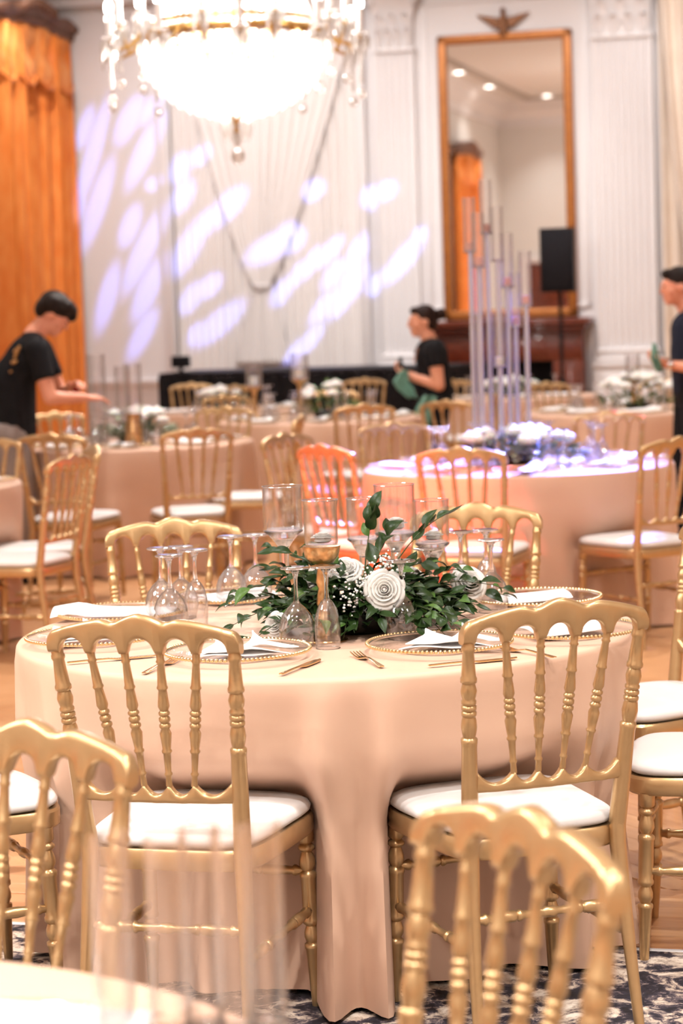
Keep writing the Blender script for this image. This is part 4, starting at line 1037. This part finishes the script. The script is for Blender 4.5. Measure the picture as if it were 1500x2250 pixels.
# ---- greenery with roses
def leaf_mesh(mat_, bend, name='leaf'):
    grid = []
    for i in range(7):
        v = i / 6; w_ = .26 * math.sin(math.pi * v ** .82) ** .85 if 0 < i < 6 else .012
        row = []
        for j in (-1, -.5, 0, .5, 1):
            row.append((w_ * j, v, bend * math.sin(math.pi * v * .9) * .4 - bend * v * v * .5 + abs(j) * w_ * .35))
        grid.append(row)
    me = G().sheet(grid, .006).mesh(name, 60); me.materials.append(mat_); return me
LEAF = [leaf_mesh(M['leaf'], .25), leaf_mesh(M['leaf'], -.15), leaf_mesh(M['leaf2'], .35), leaf_mesh(M['leaf'], .55)]
def centrepiece():
    cx, cy = .035, 5.37
    r = thing('floral_centrepiece', 'low arrangement of dark green leaves and white roses on the sharp table', 'flowers', (cx, cy, ZT))
    rnd = random.Random(17)
    G().lathe([(.06, 0), (.085, .01), (.105, .035), (.108, .055), (.10, .058), (.095, .05), (.001, .05)], (0, -.02, 0), seg=36).build('black_bowl', M['bowlblack'], r)
    st = [(-.31, -.12, .035), (-.30, .00, .10), (-.26, -.20, .008), (-.24, .05, .155), (-.17, -.17, .03), (-.19, -.02, .14), (-.33, .06, .06), (-.12, -.22, .015),
          (.30, -.05, .05), (.26, -.18, .02), (.37, .10, .075), (.20, -.24, .012), (.19, .05, .15), (.27, .08, .13), (.38, .16, .05), (.14, -.23, .03), (.24, -.25, .02),
          (.045, .0, .295), (.215, -.09, .285), (-.04, -.20, .012), (.05, -.20, .05), (-.10, .0, .20), (.09, .06, .24), (-.05, -.12, .12), (.10, -.12, .10), (-.22, .1, .2), (.02, -.16, .09), (-.15, -.12, .09), (.16, -.10, .08), (.28, .2, .02)]
    nleaf = 0
    for si, (ex, ey, ez) in enumerate(st):
        tall = ez > .25
        a = Vector((ex * .12, ey * .12 - .02, .055)); e = Vector((ex, ey, ez)); mid = (a + e) / 2 + Vector((0, 0, .05 + .03 * rnd.random()))
        pts = []
        for k in range(9):
            t = k / 8; pts.append(a * (1 - t) ** 2 + mid * 2 * t * (1 - t) + e * t * t)
        sm = G().tube(pts, [.0022 - .0014 * k / 8 for k in range(9)], 5).build('stem', M['stem'], r)
        n = 6 if tall else (10 if si < 27 else 8)
        for k in range(n):
            t = (.55 if tall else .22) + (.45 if tall else .78) * (k + rnd.random() * .5) / n; t = min(t, 1)
            p = a * (1 - t) ** 2 + mid * 2 * t * (1 - t) + e * t * t
            tg = ((e - mid) * t + (mid - a) * (1 - t)).normalized()
            up = Vector((0, 0, 1)); sd = tg.cross(up).normalized() * (1 if k % 2 else -1)
            d = (tg * .75 + sd * rnd.uniform(.4, 1.0) + Vector((rnd.uniform(-.2, .2), rnd.uniform(-.5, .1), rnd.uniform(-.35, .45)))).normalized()
            if k == n - 1: d = tg
            ln = rnd.uniform(.042, .072) * (1 - .22 * t)
            if p.z < .03: d.z = max(d.z, .02 + rnd.random() * .2)
            nz_ = (up + Vector((rnd.uniform(-.6, .6), -.5 + rnd.uniform(-.6, .4), 0))).normalized()
            x_ = d.cross(nz_).normalized(); z_ = x_.cross(d)
            m = Matrix((x_, d, z_)).transposed().to_4x4()
            m.translation = Vector((p.x, p.y, max(p.z, .008)))
            o = bpy.data.objects.new('leaf', LEAF[rnd.choice((0, 0, 1, 1, 2, 3))]); COL.objects.link(o); o.parent = r
            o.matrix_local = m @ Matrix.Diagonal((ln * rnd.uniform(.8, 1.15), ln, ln, 1)); nleaf += 1
    for p, d, s in (((.060, -.17, .119), (-.12, -1, .25), .052), ((-.030, .02, .150), (-.1, -.6, .8), .046), ((.275, .10, .098), (.3, -.8, .5), .05), ((-.12, .08, .12), (-.5, -.6, .6), .040), ((.13, .14, .12), (.2, -.3, .9), .042), ((-.20, -.13, .04), (-.5, -.8, .3), .034)):
        place_rose(r, p, d, s)
    g = G()
    for k in range(260):
        c = rnd.choice(((-.015, -.15, .10), (.01, -.12, .13), (.03, -.14, .145), (.07, -.06, .17), (-.06, -.10, .15)))
        p = (c[0] + rnd.gauss(0, .018), c[1] + rnd.gauss(0, .014), c[2] + rnd.gauss(0, .018)); s = rnd.uniform(.0022, .0042)
        g.ell(p, (s, s, s * .8), 5, 3)
    g.build('baby_breath', M['petal'], r, kind='stuff')
    V = [v.co.copy() for v in LEAF[0].vertices]; F = [tuple(q.vertices) for q in LEAF[0].polygons]; g = G()
    for k in range(420):
        a = rnd.random() * 6.283; e = rnd.random() ** .55; d = Vector((math.cos(a) + rnd.uniform(-.5, .5), math.sin(a) + rnd.uniform(-.5, .5), rnd.uniform(-.25, .7))).normalized()
        p = Vector((.02 + math.cos(a) * .235 * e, -.01 + math.sin(a) * .15 * e, .02 + (.135 - .085 * e) * rnd.random()))
        ln = rnd.uniform(.035, .06); x_ = d.cross(Vector((rnd.uniform(-.6, .6), rnd.uniform(-.8, .3), 1))).normalized(); z_ = x_.cross(d)
        m = Matrix((x_, d, z_)).transposed().to_4x4() @ Matrix.Scale(ln, 4); m.translation = p; g.add(V, F, m)
    g.build('inner_foliage', M['leaf'], r, kind='stuff', angle=60)
centrepiece()

# ------------------------------------------------------------------ acrylic candelabra
def candelabra(x, y, z, rods, label, tube_h, rr, tr, base):
    r = thing('acrylic_candelabra', label, 'candelabra', (x, y, z))
    G().box(-base[0], base[0], -base[1], base[1], 0, .012, .003).build('base_plate', M['acrylic_tube'], r)
    for (dx, dy, zc, tinted) in rods:
        if zc > .03:
            G().lathe([(rr, .012), (rr, zc)], (dx, dy, 0), seg=14).build('rod', M['acrylic'], r)
        t = G().lathe([(tr, zc), (tr, zc + tube_h)], (dx, dy, 0), seg=28, cap=False).lathe([(tr - .003, zc), (tr - .003, zc + tube_h)], (dx, dy, 0), seg=28, cap=False).build('hurricane_tube', M['acrylic_tube'], r, angle=60)
        G().lathe([(tr * .98, zc - .006), (tr * 1.02, zc - .004), (tr * 1.02, zc + .004), (tr * .9, zc + .006), (.001, zc + .006)], (dx, dy, 0), seg=24).build('cup', M['crystal'], t)
        if tinted is not None:
            G().lathe([(tr * .62, zc + .006), (tr * .62, zc + .045), (.001, zc + .046)], (dx, dy, 0), seg=14).build('candle', M['peachwax'] if tinted else M['wax'], t)
    return r
x0, y0 = .80, 10.92
candelabra(x0, y0, TZ, [(.667 - x0, .0, 1.807 - TZ, 1), (.752 - x0, .05, 1.914 - TZ - .02, 1), (.704 - x0, -.05, 1.732 - TZ, 1), (.847 - x0, .03, 1.631 - TZ, 1), (.930 - x0, -.02, 1.54 - TZ, 1), (.884 - x0, .06, 1.44 - TZ, 1), (.792 - x0, -.06, 1.249 - TZ, 0), (.70 - x0, .07, 1.50 - TZ, None), (.80 - x0, .01, 1.76 - TZ, None)],
           'tall cluster of clear acrylic rods and candle tubes on the far right table', .262, .012, .031, (.17, .10))
candelabra(-.185, 2.30, TZ, [(-.072, .01, .012, None), (-.012, -.012, .012, None), (.022, .03, .012, None), (.058, -.01, .016, None), (.088, .024, .014, None)],
           'blurred clear acrylic tubes standing on the foreground table', .222, .006, .022, (.115, .055))

# ------------------------------------------------------------------ settings on the other tables
SIDE8 = ['front', 'front right', 'right', 'back right', 'back', 'back left', 'left', 'front left']
def settings(key, nm, places, r0=.565, glasses=2, ph=22.5):
    tx, ty = T[key]; rnd = random.Random(key)
    for k in places:
        a = R(-90 + 45 * k + ph * 0); px, py = tx + r0 * math.cos(a), ty + r0 * math.sin(a)
        dup(P0, (px, py, TZ), rnd.random(), 'glass charger with beaded rim, %s place of %s' % (SIDE8[k], nm), 'chargers on the blurred tables')
        napkin(rnd.choice((0, 0, 1, 2)), (px, py, TZ + .008), rnd.random() * 6, 'white folded napkin, %s place of %s' % (SIDE8[k], nm), 'napkins on the blurred tables')
        for j in range(glasses):
            b = a + .30 + .17 * j; q = .40 + .02 * j
            dup(C0 if j else W0, (tx + q * math.cos(b), ty + q * math.sin(b), TZ), 0, 'upturned %s at the %s place of %s' % ('flute' if j else 'wine glass', SIDE8[k], nm), 'glasses on the blurred tables')
settings('T1', 'the candelabra table', range(8))
settings('T2', 'the left middle table', range(8))
settings('T3', 'the far centre table', range(8), glasses=2)
settings('T5', 'the far right table', (0, 1, 5, 6, 7, 4), glasses=2)
settings('T4', 'the table cut by the left edge', (1, 2, 3), glasses=1)
settings('T7', 'the farthest left table', (0, 1, 2, 7), glasses=1)
settings('T8', 'the farthest table before the fireplace', (0, 1, 6, 7), glasses=1)
dup(P0, (-.395, 2.26, TZ), 0, 'blurred beaded charger on the foreground table at lower left', 'chargers on the blurred tables')
napkin(1, (-.385, 2.345, TZ + .012), -.25, 'blurred white napkin at the lower left corner', 'napkins on the blurred tables')

def bouquet(key, dx, dy, w_, h, seed, label, green, nrose=9, nleaf=150, white=0):
    x, y = T[key]
    r = thing('table_bouquet', label, 'flowers', (x + dx, y + dy, TZ), 0, 'blurred table flowers')
    rnd = random.Random(seed); g = G()
    G().lathe([(.07, 0), (.10, .03), (.10, .06), (.001, .06)], seg=20).build('bowl', M['bowlblack'], r)
    src = LEAF[0]; V = [v.co.copy() for v in src.vertices]; F = [tuple(p.vertices) for p in src.polygons]
    for k in range(nleaf):
        a = rnd.random() * 6.283; e = rnd.random() ** .6; d = Vector((math.cos(a), math.sin(a), rnd.uniform(-.1, .9))).normalized()
        p = Vector((math.cos(a) * w_ * e * .8, math.sin(a) * w_ * e * .6, .03 + h * (1 - e * .8) * rnd.random()))
        ln = rnd.uniform(.04, .075); x_ = d.cross(Vector((rnd.uniform(-.4, .4), rnd.uniform(-.4, .4), 1))).normalized(); z_ = x_.cross(d)
        m = Matrix((x_, d, z_)).transposed().to_4x4() @ Matrix.Scale(ln, 4); m.translation = p; g.add(V, F, m)
    g.build('foliage', green, r, kind='stuff', angle=60)
    for k in range(nrose):
        a = rnd.random() * 6.283; e = rnd.uniform(.15, .85); s = rnd.uniform(.040, .06)
        p = Vector((math.cos(a) * w_ * e, math.sin(a) * w_ * e * .7, .05 + h * (1 - e * .6)))
        f = G(); f.ell((0, 0, 0), (s * .55, s * .55, s * .6), 10, 7)
        for q in range(6):
            b = q * 1.047; f.ell((s * .55 * math.cos(b), s * .55 * math.sin(b), -s * .1), (s * .5, s * .5, s * .42), 8, 6)
        f.build('rose', M['petal'], r, p, 0, 180)
    return r
bouquet('T1', -.03, -.06, .42, .14, 3, 'blue-lit pale flowers and grey leaves around the acrylic candelabra', M['sage'], 24, 300)
bouquet('T2', .02, -.05, .34, .20, 4, 'pale sage and white flowers on the left middle table', M['sage'], 12, 180)
bouquet('T3', .05, -.05, .26, .26, 5, 'green leaves and white roses between the far glass vases', M['leaf2'], 8, 150)
bouquet('T5', .05, -.10, .34, .24, 6, 'white flowers with dark leaves on the far right table', M['leaf2'], 22, 130)
bouquet('T7', .0, 0, .25, .15, 8, 'white flowers on the farthest left table', M['sage'], 8, 90)
bouquet('T8', .0, 0, .28, .12, 9, 'white flowers on the farthest table before the fireplace', M['sage'], 10, 90)

# tall glass vases, gold stands
def vase(x, y, rad, h, label, gold=False, ped=0.0):
    r = thing('glass_vase', label, 'vase', (x, y, TZ), 0, 'vases on the blurred tables')
    b = ped
    if ped:
        G().lathe([(.07, 0), (.072, .008), (.03, .02), (.016, .05), (.022, ped * .4), (.014, ped * .6), (.02, ped - .04), (rad * .9, ped - .01), (rad * 1.05, ped), (.001, ped - .002)], seg=20).build('gold_pedestal', M['antique'], r, angle=60)
    if gold: G().lathe([(rad * .8, 0), (rad, .02), (rad * .92, h * .6), (rad * .7, h * .85), (rad * .8, h), (rad * .7, h), (rad * .6, h * .8), (.001, .02)], seg=24).build('vase_body', M['antique'], r, angle=60)
    else:
        G().lathe([(.001, b), (rad, b), (rad, b + h)], seg=28, cap=False).lathe([(rad - .003, b + .005), (rad - .003, b + h)], seg=28, cap=False).build('vase_glass', M['acrylic_tube'], r, angle=60)
        G().lathe([(rad * .6, b + .006), (rad * .6, b + .07), (.001, b + .072)], seg=14).build('candle', M['wax'], r)
    return r
vase(-1.49, 13.85, .055, .56, 'tall clear glass cylinder on the left middle table, leftmost')
vase(-1.34, 13.95, .05, .48, 'clear glass cylinder on the left middle table, beside the gold vase')
vase(-1.25, 13.65, .055, .50, 'clear glass cylinder on the left middle table, tallest at its right')
vase(-1.24, 13.5, .055, .20, 'small gold vase at the front of the left middle table', gold=True)
vase(-.61, 16.4, .06, .16, 'glass cylinder on a gold pedestal, left of the pair on the far centre table', ped=.25)
vase(-.27, 16.2, .065, .18, 'glass cylinder on a gold pedestal, right of the pair on the far centre table', ped=.30)
vase(2.12, 16.0, .05, .16, 'gold pedestal candle stand among the white flowers on the far right table', ped=.24)

# ------------------------------------------------------------------ people
def remesh(o, vox, smooth=4):
    m = o.modifiers.new('skin', 'REMESH'); m.mode = 'VOXEL'; m.voxel_size = vox; m.use_smooth_shade = True
    s = o.modifiers.new('soften', 'SMOOTH'); s.iterations = smooth; s.factor = .5
    return o
def hand(g, wr, d, palm_n, curl, s=1.0, mirror=1):
    """palm and five bent fingers; d points along the hand, palm_n out of the palm"""
    d = Vector(d).normalized(); n = Vector(palm_n); n = (n - d * n.dot(d)).normalized(); sd = d.cross(n) * mirror
    wr = Vector(wr)
    g.rcone(wr, .026 * s, wr + d * .03 * s, .032 * s, sd, .62); g.rcone(wr + d * .03 * s, .036 * s, wr + d * .075 * s, .038 * s, sd, .48)
    for k, (off, ln) in enumerate(((-.030, .068), (-.010, .078), (.010, .073), (.029, .058))):
        p = wr + d * .085 * s + sd * off * s; dd = d.copy()
        for q in range(3):
            c = curl * (q + .6) * .55; dd = (d * math.cos(c) + n * math.sin(c)).normalized(); e = p + dd * ln * s / 2.6
            g.rcone(p, (.0098 - .001 * q) * s, e, (.0092 - .001 * q) * s, seg=8); p = e
    p = wr + d * .03 * s - sd * .030 * s; dd = (d * .65 - sd * .75 + n * .25).normalized()
    for q in range(2):
        e = p + dd * .034 * s; g.rcone(p, .0118 * s, e, .0098 * s, seg=8); p = e; dd = (dd + d * .45 + n * curl * .3).normalized()
def person(label, base, J, sk, shirt, pants, hairmat, hair, sc=1.0, sleeve=.55, belly=1.0, vneck=False):
    """J: joints given relative to the base, in metres"""
    r = thing('person', label, 'person', base)
    V_ = {k: Vector(v) for k, v in J.items()}
    f = V_['face'].normalized(); up = V_['up'].normalized(); side = up.cross(f).normalized(); up = f.cross(side)
    h = V_['head']
    g = G()
    def E(c, rad):      # ellipsoid in the head's frame: (side, forward, up)
        m = Matrix((side, f, up)).transposed().to_4x4(); m.translation = h
        g.ell(c, rad, 16, 12, m)
    E((0, -.012, .025), (.076, .095, .092)); E((0, .018, -.045), (.058, .070, .070)); E((0, .058, -.085), (.030, .030, .026)); E((0, .075, .0), (.052, .022, .05))
    E((0, .098, -.022), (.013, .020, .015)); E((0, .092, .002), (.010, .014, .03)); E((0, .088, -.060), (.022, .012, .010)); E((0, .082, .028), (.046, .014, .010))
    for s_ in (-1, 1): E((s_ * .076, -.012, -.012), (.010, .020, .030)); E((s_ * .042, .052, -.025), (.024, .028, .026))
    nb = V_['neck']
    g.rcone(nb, .062, h + up * -.06 - f * .015, .054)
    hp = V_['hip']; mid = (nb + hp) / 2 + V_.get('bulge', Vector((0, 0, 0))); cs = V_['shl'] - V_['shr']; cs.normalize()
    ch = nb + (hp - nb) * .22
    def torso(g, o):
        g.rcone(nb + (hp - nb) * .08, .105 + o, ch, .165 + o, cs, .66); g.rcone(ch, .168 + o, mid, .150 * belly + o, cs, .70); g.rcone(mid, .150 * belly + o, hp, .160 * belly + o, cs, .74)
        for k in ('shl', 'shr'): g.rcone(nb + (hp - nb) * .07, .062 + o, V_[k], .056 + o)
    torso(g, 0)
    def leg(g, o, foot=True):
        for a in ('l', 'r'):
            g.rcone(V_['hip' + a], .094 * belly + o, V_['kn' + a], .058 + o); g.rcone(V_['kn' + a], .058 + o, V_['an' + a], .038 + o * 1.4)
            if foot: g.rcone(V_['an' + a] + Vector((0, 0, -.03)), .036, V_['an' + a] + V_['toe'] * .15 + Vector((0, 0, -.045)), .030)
    leg(g, 0)
    for a in ('l', 'r'):
        g.rcone(V_['sh' + a], .052 * sc, V_['el' + a], .040 * sc); g.rcone(V_['el' + a], .040 * sc, V_['wr' + a], .027 * sc)
        d = (V_['wr' + a] - V_['el' + a]).normalized(); hand(g, V_['wr' + a], d + V_.get('bend' + a, Vector((0, 0, 0))), V_['palm' + a], V_['curl' + a].x, 1.0, 1 if a == 'l' else -1)
    remesh(g.build('body', sk, r, angle=180), .0075, 4)
    t = G(); torso(t, .014)
    t.rcone(hp, .170 * belly, hp + Vector((0, 0, -.06)) , .172 * belly, cs, .76, round_ends=False)
    for a in ('l', 'r'): t.rcone(V_['sh' + a], .068 * sc, V_['sh' + a] + (V_['el' + a] - V_['sh' + a]) * sleeve, .062 * sc, round_ends=False); t.rcone(V_['sh' + a], .067 * sc, V_['sh' + a] + (V_['el' + a] - V_['sh' + a]) * .1, .067 * sc)
    sh = remesh(t.build('shirt', shirt, r, angle=180), .011, 5)
    q = G(); leg(q, .016, False); q.rcone(V_['hipl'], .10 * belly, V_['hipr'], .10 * belly); q.rcone(hp, .165 * belly, (V_['hipl'] + V_['hipr']) / 2, .16 * belly, cs, .72)
    remesh(q.build('trousers', pants, r, angle=180), .012, 5)
    for a in ('l', 'r'):
        s = G(); an = V_['an' + a]; s.rcone(an + Vector((0, 0, -.035)), .046, an + V_['toe'] * .16 + Vector((0, 0, -.048)), .040, None, .8); s.build('shoe', M['blackplastic'], r)
    hg = G(); m = Matrix((side, f, up)).transposed().to_4x4(); m.translation = h
    for c, rad in hair: hg.ell(c, rad, 14, 10, m)
    remesh(hg.build('hair', hairmat, r, angle=180), .008, 3)
    for s_ in (-1, 1):
        eg = G(); eg.ell((s_ * .030, .087, .010), (.012, .008, .007), 8, 6, m); eg.build('eye', M['darkgrey'], r)
    return r, V_
# the woman in black with the green cloth, seen from her left side
wb = (.0, 0, 0)
WOM = dict(head=(-.055, 0, 1.445), face=(-1, -.12, -.05), up=(-.05, 0, 1), neck=(.0, 0, 1.285), shl=(.015, -.175, 1.235), shr=(.0, .175, 1.235), ell=(.045, -.215, .975), elr=(-.02, .19, .985),
           wrl=(-.155, -.12, 1.045), wrr=(-.17, .06, 1.055), palml=(0, .4, 1), palmr=(0, -.4, 1), curll=(.9, 0, 0), curlr=(.9, 0, 0), hip=(.025, 0, .90), hipl=(.02, -.085, .86), hipr=(.02, .085, .86), knl=(.015, -.09, .46), knr=(.01, .09, .46), anl=(.03, -.09, .085), anr=(.02, .10, .085), toe=(-1, 0, 0), bulge=(.005, 0, 0))
r1, V1 = person('woman in black V-neck shirt, hair in a bun, holding a green cloth', (.70, 16.6, 0), WOM, M['skin'], M['tee'], M['tee'], M['hairbrown'],
       [((0, -.022, .040), (.082, .095, .088)), ((0, -.06, -.005), (.076, .060, .075)), ((0, -.145, .045), (.046, .044, .046)), ((0, .045, .085), (.055, .045, .030))], 1.12, .48, 1.06)
G().sheet([[(-.100 - .03 * v * (1 if False else 1), y * (1 - .62 * v), 1.255 - .115 * v) for y in [-.085 + .17 * j / 8 for j in range(9)]] for v in [i / 8 for i in range(9)]], .006).build('neckline_skin', M['skin'], r1)
def soft_cloth(name, label, mat_, pts, wid, seed, parent=None, cat='cloth'):
    """a hanging folded cloth along a path"""
    rnd = random.Random(seed); n = len(pts); P = [Vector(p) for p in pts]; grid = []
    for i in range(24):
        t = i / 23 * (n - 1); k = min(int(t), n - 2); p = P[k].lerp(P[k + 1], t - k); w_ = wid[k] + (wid[k + 1] - wid[k]) * (t - k)
        grid.append([p + Vector((w_ * (j / 16 - .5), .028 * math.sin(j * 1.35 + i * .12) + .014 * math.sin(j * .6 + seed), .008 * math.sin(j * .8 + i * .5))) for j in range(17)])
    if parent is not None: return G().sheet(grid, .005).build(name, mat_, parent, angle=180)
    return G().sheet(grid, .005).build(name, mat_, None, (0, 0, 0), 0, 180, label=label, category=cat)
soft_cloth('cleaning_cloth', "green cloth bundled in the woman's hands", M['teal'], [(.50, 16.44, 1.09), (.47, 16.43, 1.02), (.50, 16.43, .95), (.56, 16.43, .89)], [.05, .11, .12, .05], 2)
soft_cloth('hip_cloth', None, M['teal'], [(-.02, -.20, .90), (-.07, -.215, .80), (-.09, -.21, .66), (-.085, -.20, .56)], [.10, .13, .11, .09], 3, r1)
o = thing('dark_bottle', 'small dark bottle in the hand of the woman', 'bottle', (.475, 16.52, 1.06))
G().lathe([(.028, 0), (.030, .02), (.030, .07), (.014, .09), (.012, .11), (.001, .112)], seg=14).build('bottle_body', M['darkgrey'], o)
G().lathe([(.015, .108), (.015, .13), (.001, .131)], seg=12).build('cap', M['blackplastic'], o)

# the man bending over the left middle table
MANL = dict(head=(.245, .02, 1.575), face=(.80, .05, -.62), up=(.62, 0, .80), neck=(.125, 0, 1.455), shl=(.14, .19, 1.375), shr=(.17, -.20, 1.375), ell=(.25, .20, 1.10), elr=(.235, -.235, 1.095),
            wrl=(.33, .10, 1.14), wrr=(.425, -.13, 1.085), palml=(0, -.5, -.6), palmr=(0, .2, -1), curll=(1.0, 0, 0), curlr=(.5, 0, 0), hip=(-.02, 0, .93), hipl=(-.03, .09, .88), hipr=(-.03, -.09, .88), knl=(.02, .10, .48), knr=(.01, -.11, .48), anl=(-.04, .10, .085), anr=(-.05, -.12, .085), toe=(1, 0, 0), bulge=(-.055, 0, .02))
r2, V2 = person('man in black T-shirt with gold back print bending over the left table', (-1.905, 13.2, 0), MANL, M['skin2'], M['tee'], M['greypants'], M['hair'],
       [((0, -.02, .055), (.092, .105, .085)), ((0, -.07, .01), (.085, .055, .075)), ((0, .06, .075), (.075, .055, .050)), ((.05, .03, .08), (.05, .06, .05)), ((-.05, .03, .08), (.05, .06, .05)), ((.06, -.05, .05), (.05, .06, .06)), ((-.06, -.05, .05), (.05, .06, .06)), ((0, .095, .055), (.05, .03, .035))], 1.05, .62, 1.1)
# flat print on the back of the shirt
def back_print():
    n = Vector((-.86, -.42, .34)).normalized()
    c = Vector((.028, -.168, 1.315)); a = Vector((.42, -.86, 0)).normalized(); b = n.cross(a).normalized()
    if b.z < 0: b = -b
    for (u0, v0, u1, v1, wd) in ((-.05, .05, .02, .075, .014), (.0, .03, .022, .085, .012), (-.085, -.02, .03, -.005, .016), (-.06, .012, .0, .02, .010), (-.05, -.075, .0, -.065, .010)):
        p0 = c + a * u0 + b * v0; p1 = c + a * u1 + b * v1; G().rcone(p0, wd, p1, wd * .8, None, .9, 8).build('back_print', M['printgold'], r2)
back_print()
o = thing('red_cup', "small dark red cup in the bending man's far hand", 'cup', (-1.55, 13.27, 1.115))
G().lathe([(.022, 0), (.028, .06), (.026, .06), (.020, .006), (.001, .006)], seg=16).build('cup_wall', mat('red_glass', (.25, .01, .015), .2, 0), o)

# the man at the right edge in navy
MANR = dict(head=(-.035, 0, 1.625), face=(-1, -.10, -.08), up=(-.08, 0, 1), neck=(.045, 0, 1.455), shl=(.055, -.20, 1.39), shr=(.045, .20, 1.39), ell=(.075, -.245, 1.11), elr=(.03, .23, 1.11),
            wrl=(-.115, -.16, 1.135), wrr=(-.13, .05, 1.15), palml=(0, .5, .8), palmr=(0, -.4, .9), curll=(.9, 0, 0), curlr=(.9, 0, 0), hip=(.06, 0, 1.0), hipl=(.06, -.09, .95), hipr=(.06, .09, .95), knl=(.05, -.10, .52), knr=(.0, .10, .52), anl=(.07, -.10, .085), anr=(.01, .10, .085), toe=(-1, 0, 0), bulge=(-.012, 0, 0))
r3, V3 = person('man in navy shirt and black trousers at the right edge, holding a teal cloth', (2.205, 14.2, 0), MANR, M['skin2'], M['navy'], M['tee'], M['hair'],
       [((0, -.02, .045), (.083, .098, .086)), ((0, -.06, .0), (.078, .052, .075)), ((0, .05, .088), (.055, .045, .032))], 1.08, .60, 1.04)
G().lathe([(.062, 0), (.066, .02), (.060, .055)], (2.245 - 2.205, 0, 1.46), seg=20, cap=False).build('collar', M['navy'], r3)
wd_ = (V3['wrl'] - V3['ell']).normalized(); wp = V3['wrl'] - wd_ * .015
G().lathe([(.030, 0), (.031, 1)], wp, wp + wd_ * .018, seg=18, cap=False).rcone(wp + wd_ * .009 + Vector((0, -.03, .006)), .017, wp + wd_ * .009 + Vector((0, -.036, .006)), .017).build('watch', M['steel'], r3)
soft_cloth('polishing_cloth', "teal cloth held up in the right man's hands", M['teal'], [(2.0, 14.05, 1.27), (2.0, 14.04, 1.22), (2.01, 14.04, 1.16), (2.03, 14.05, 1.10)], [.02, .045, .06, .03], 5)
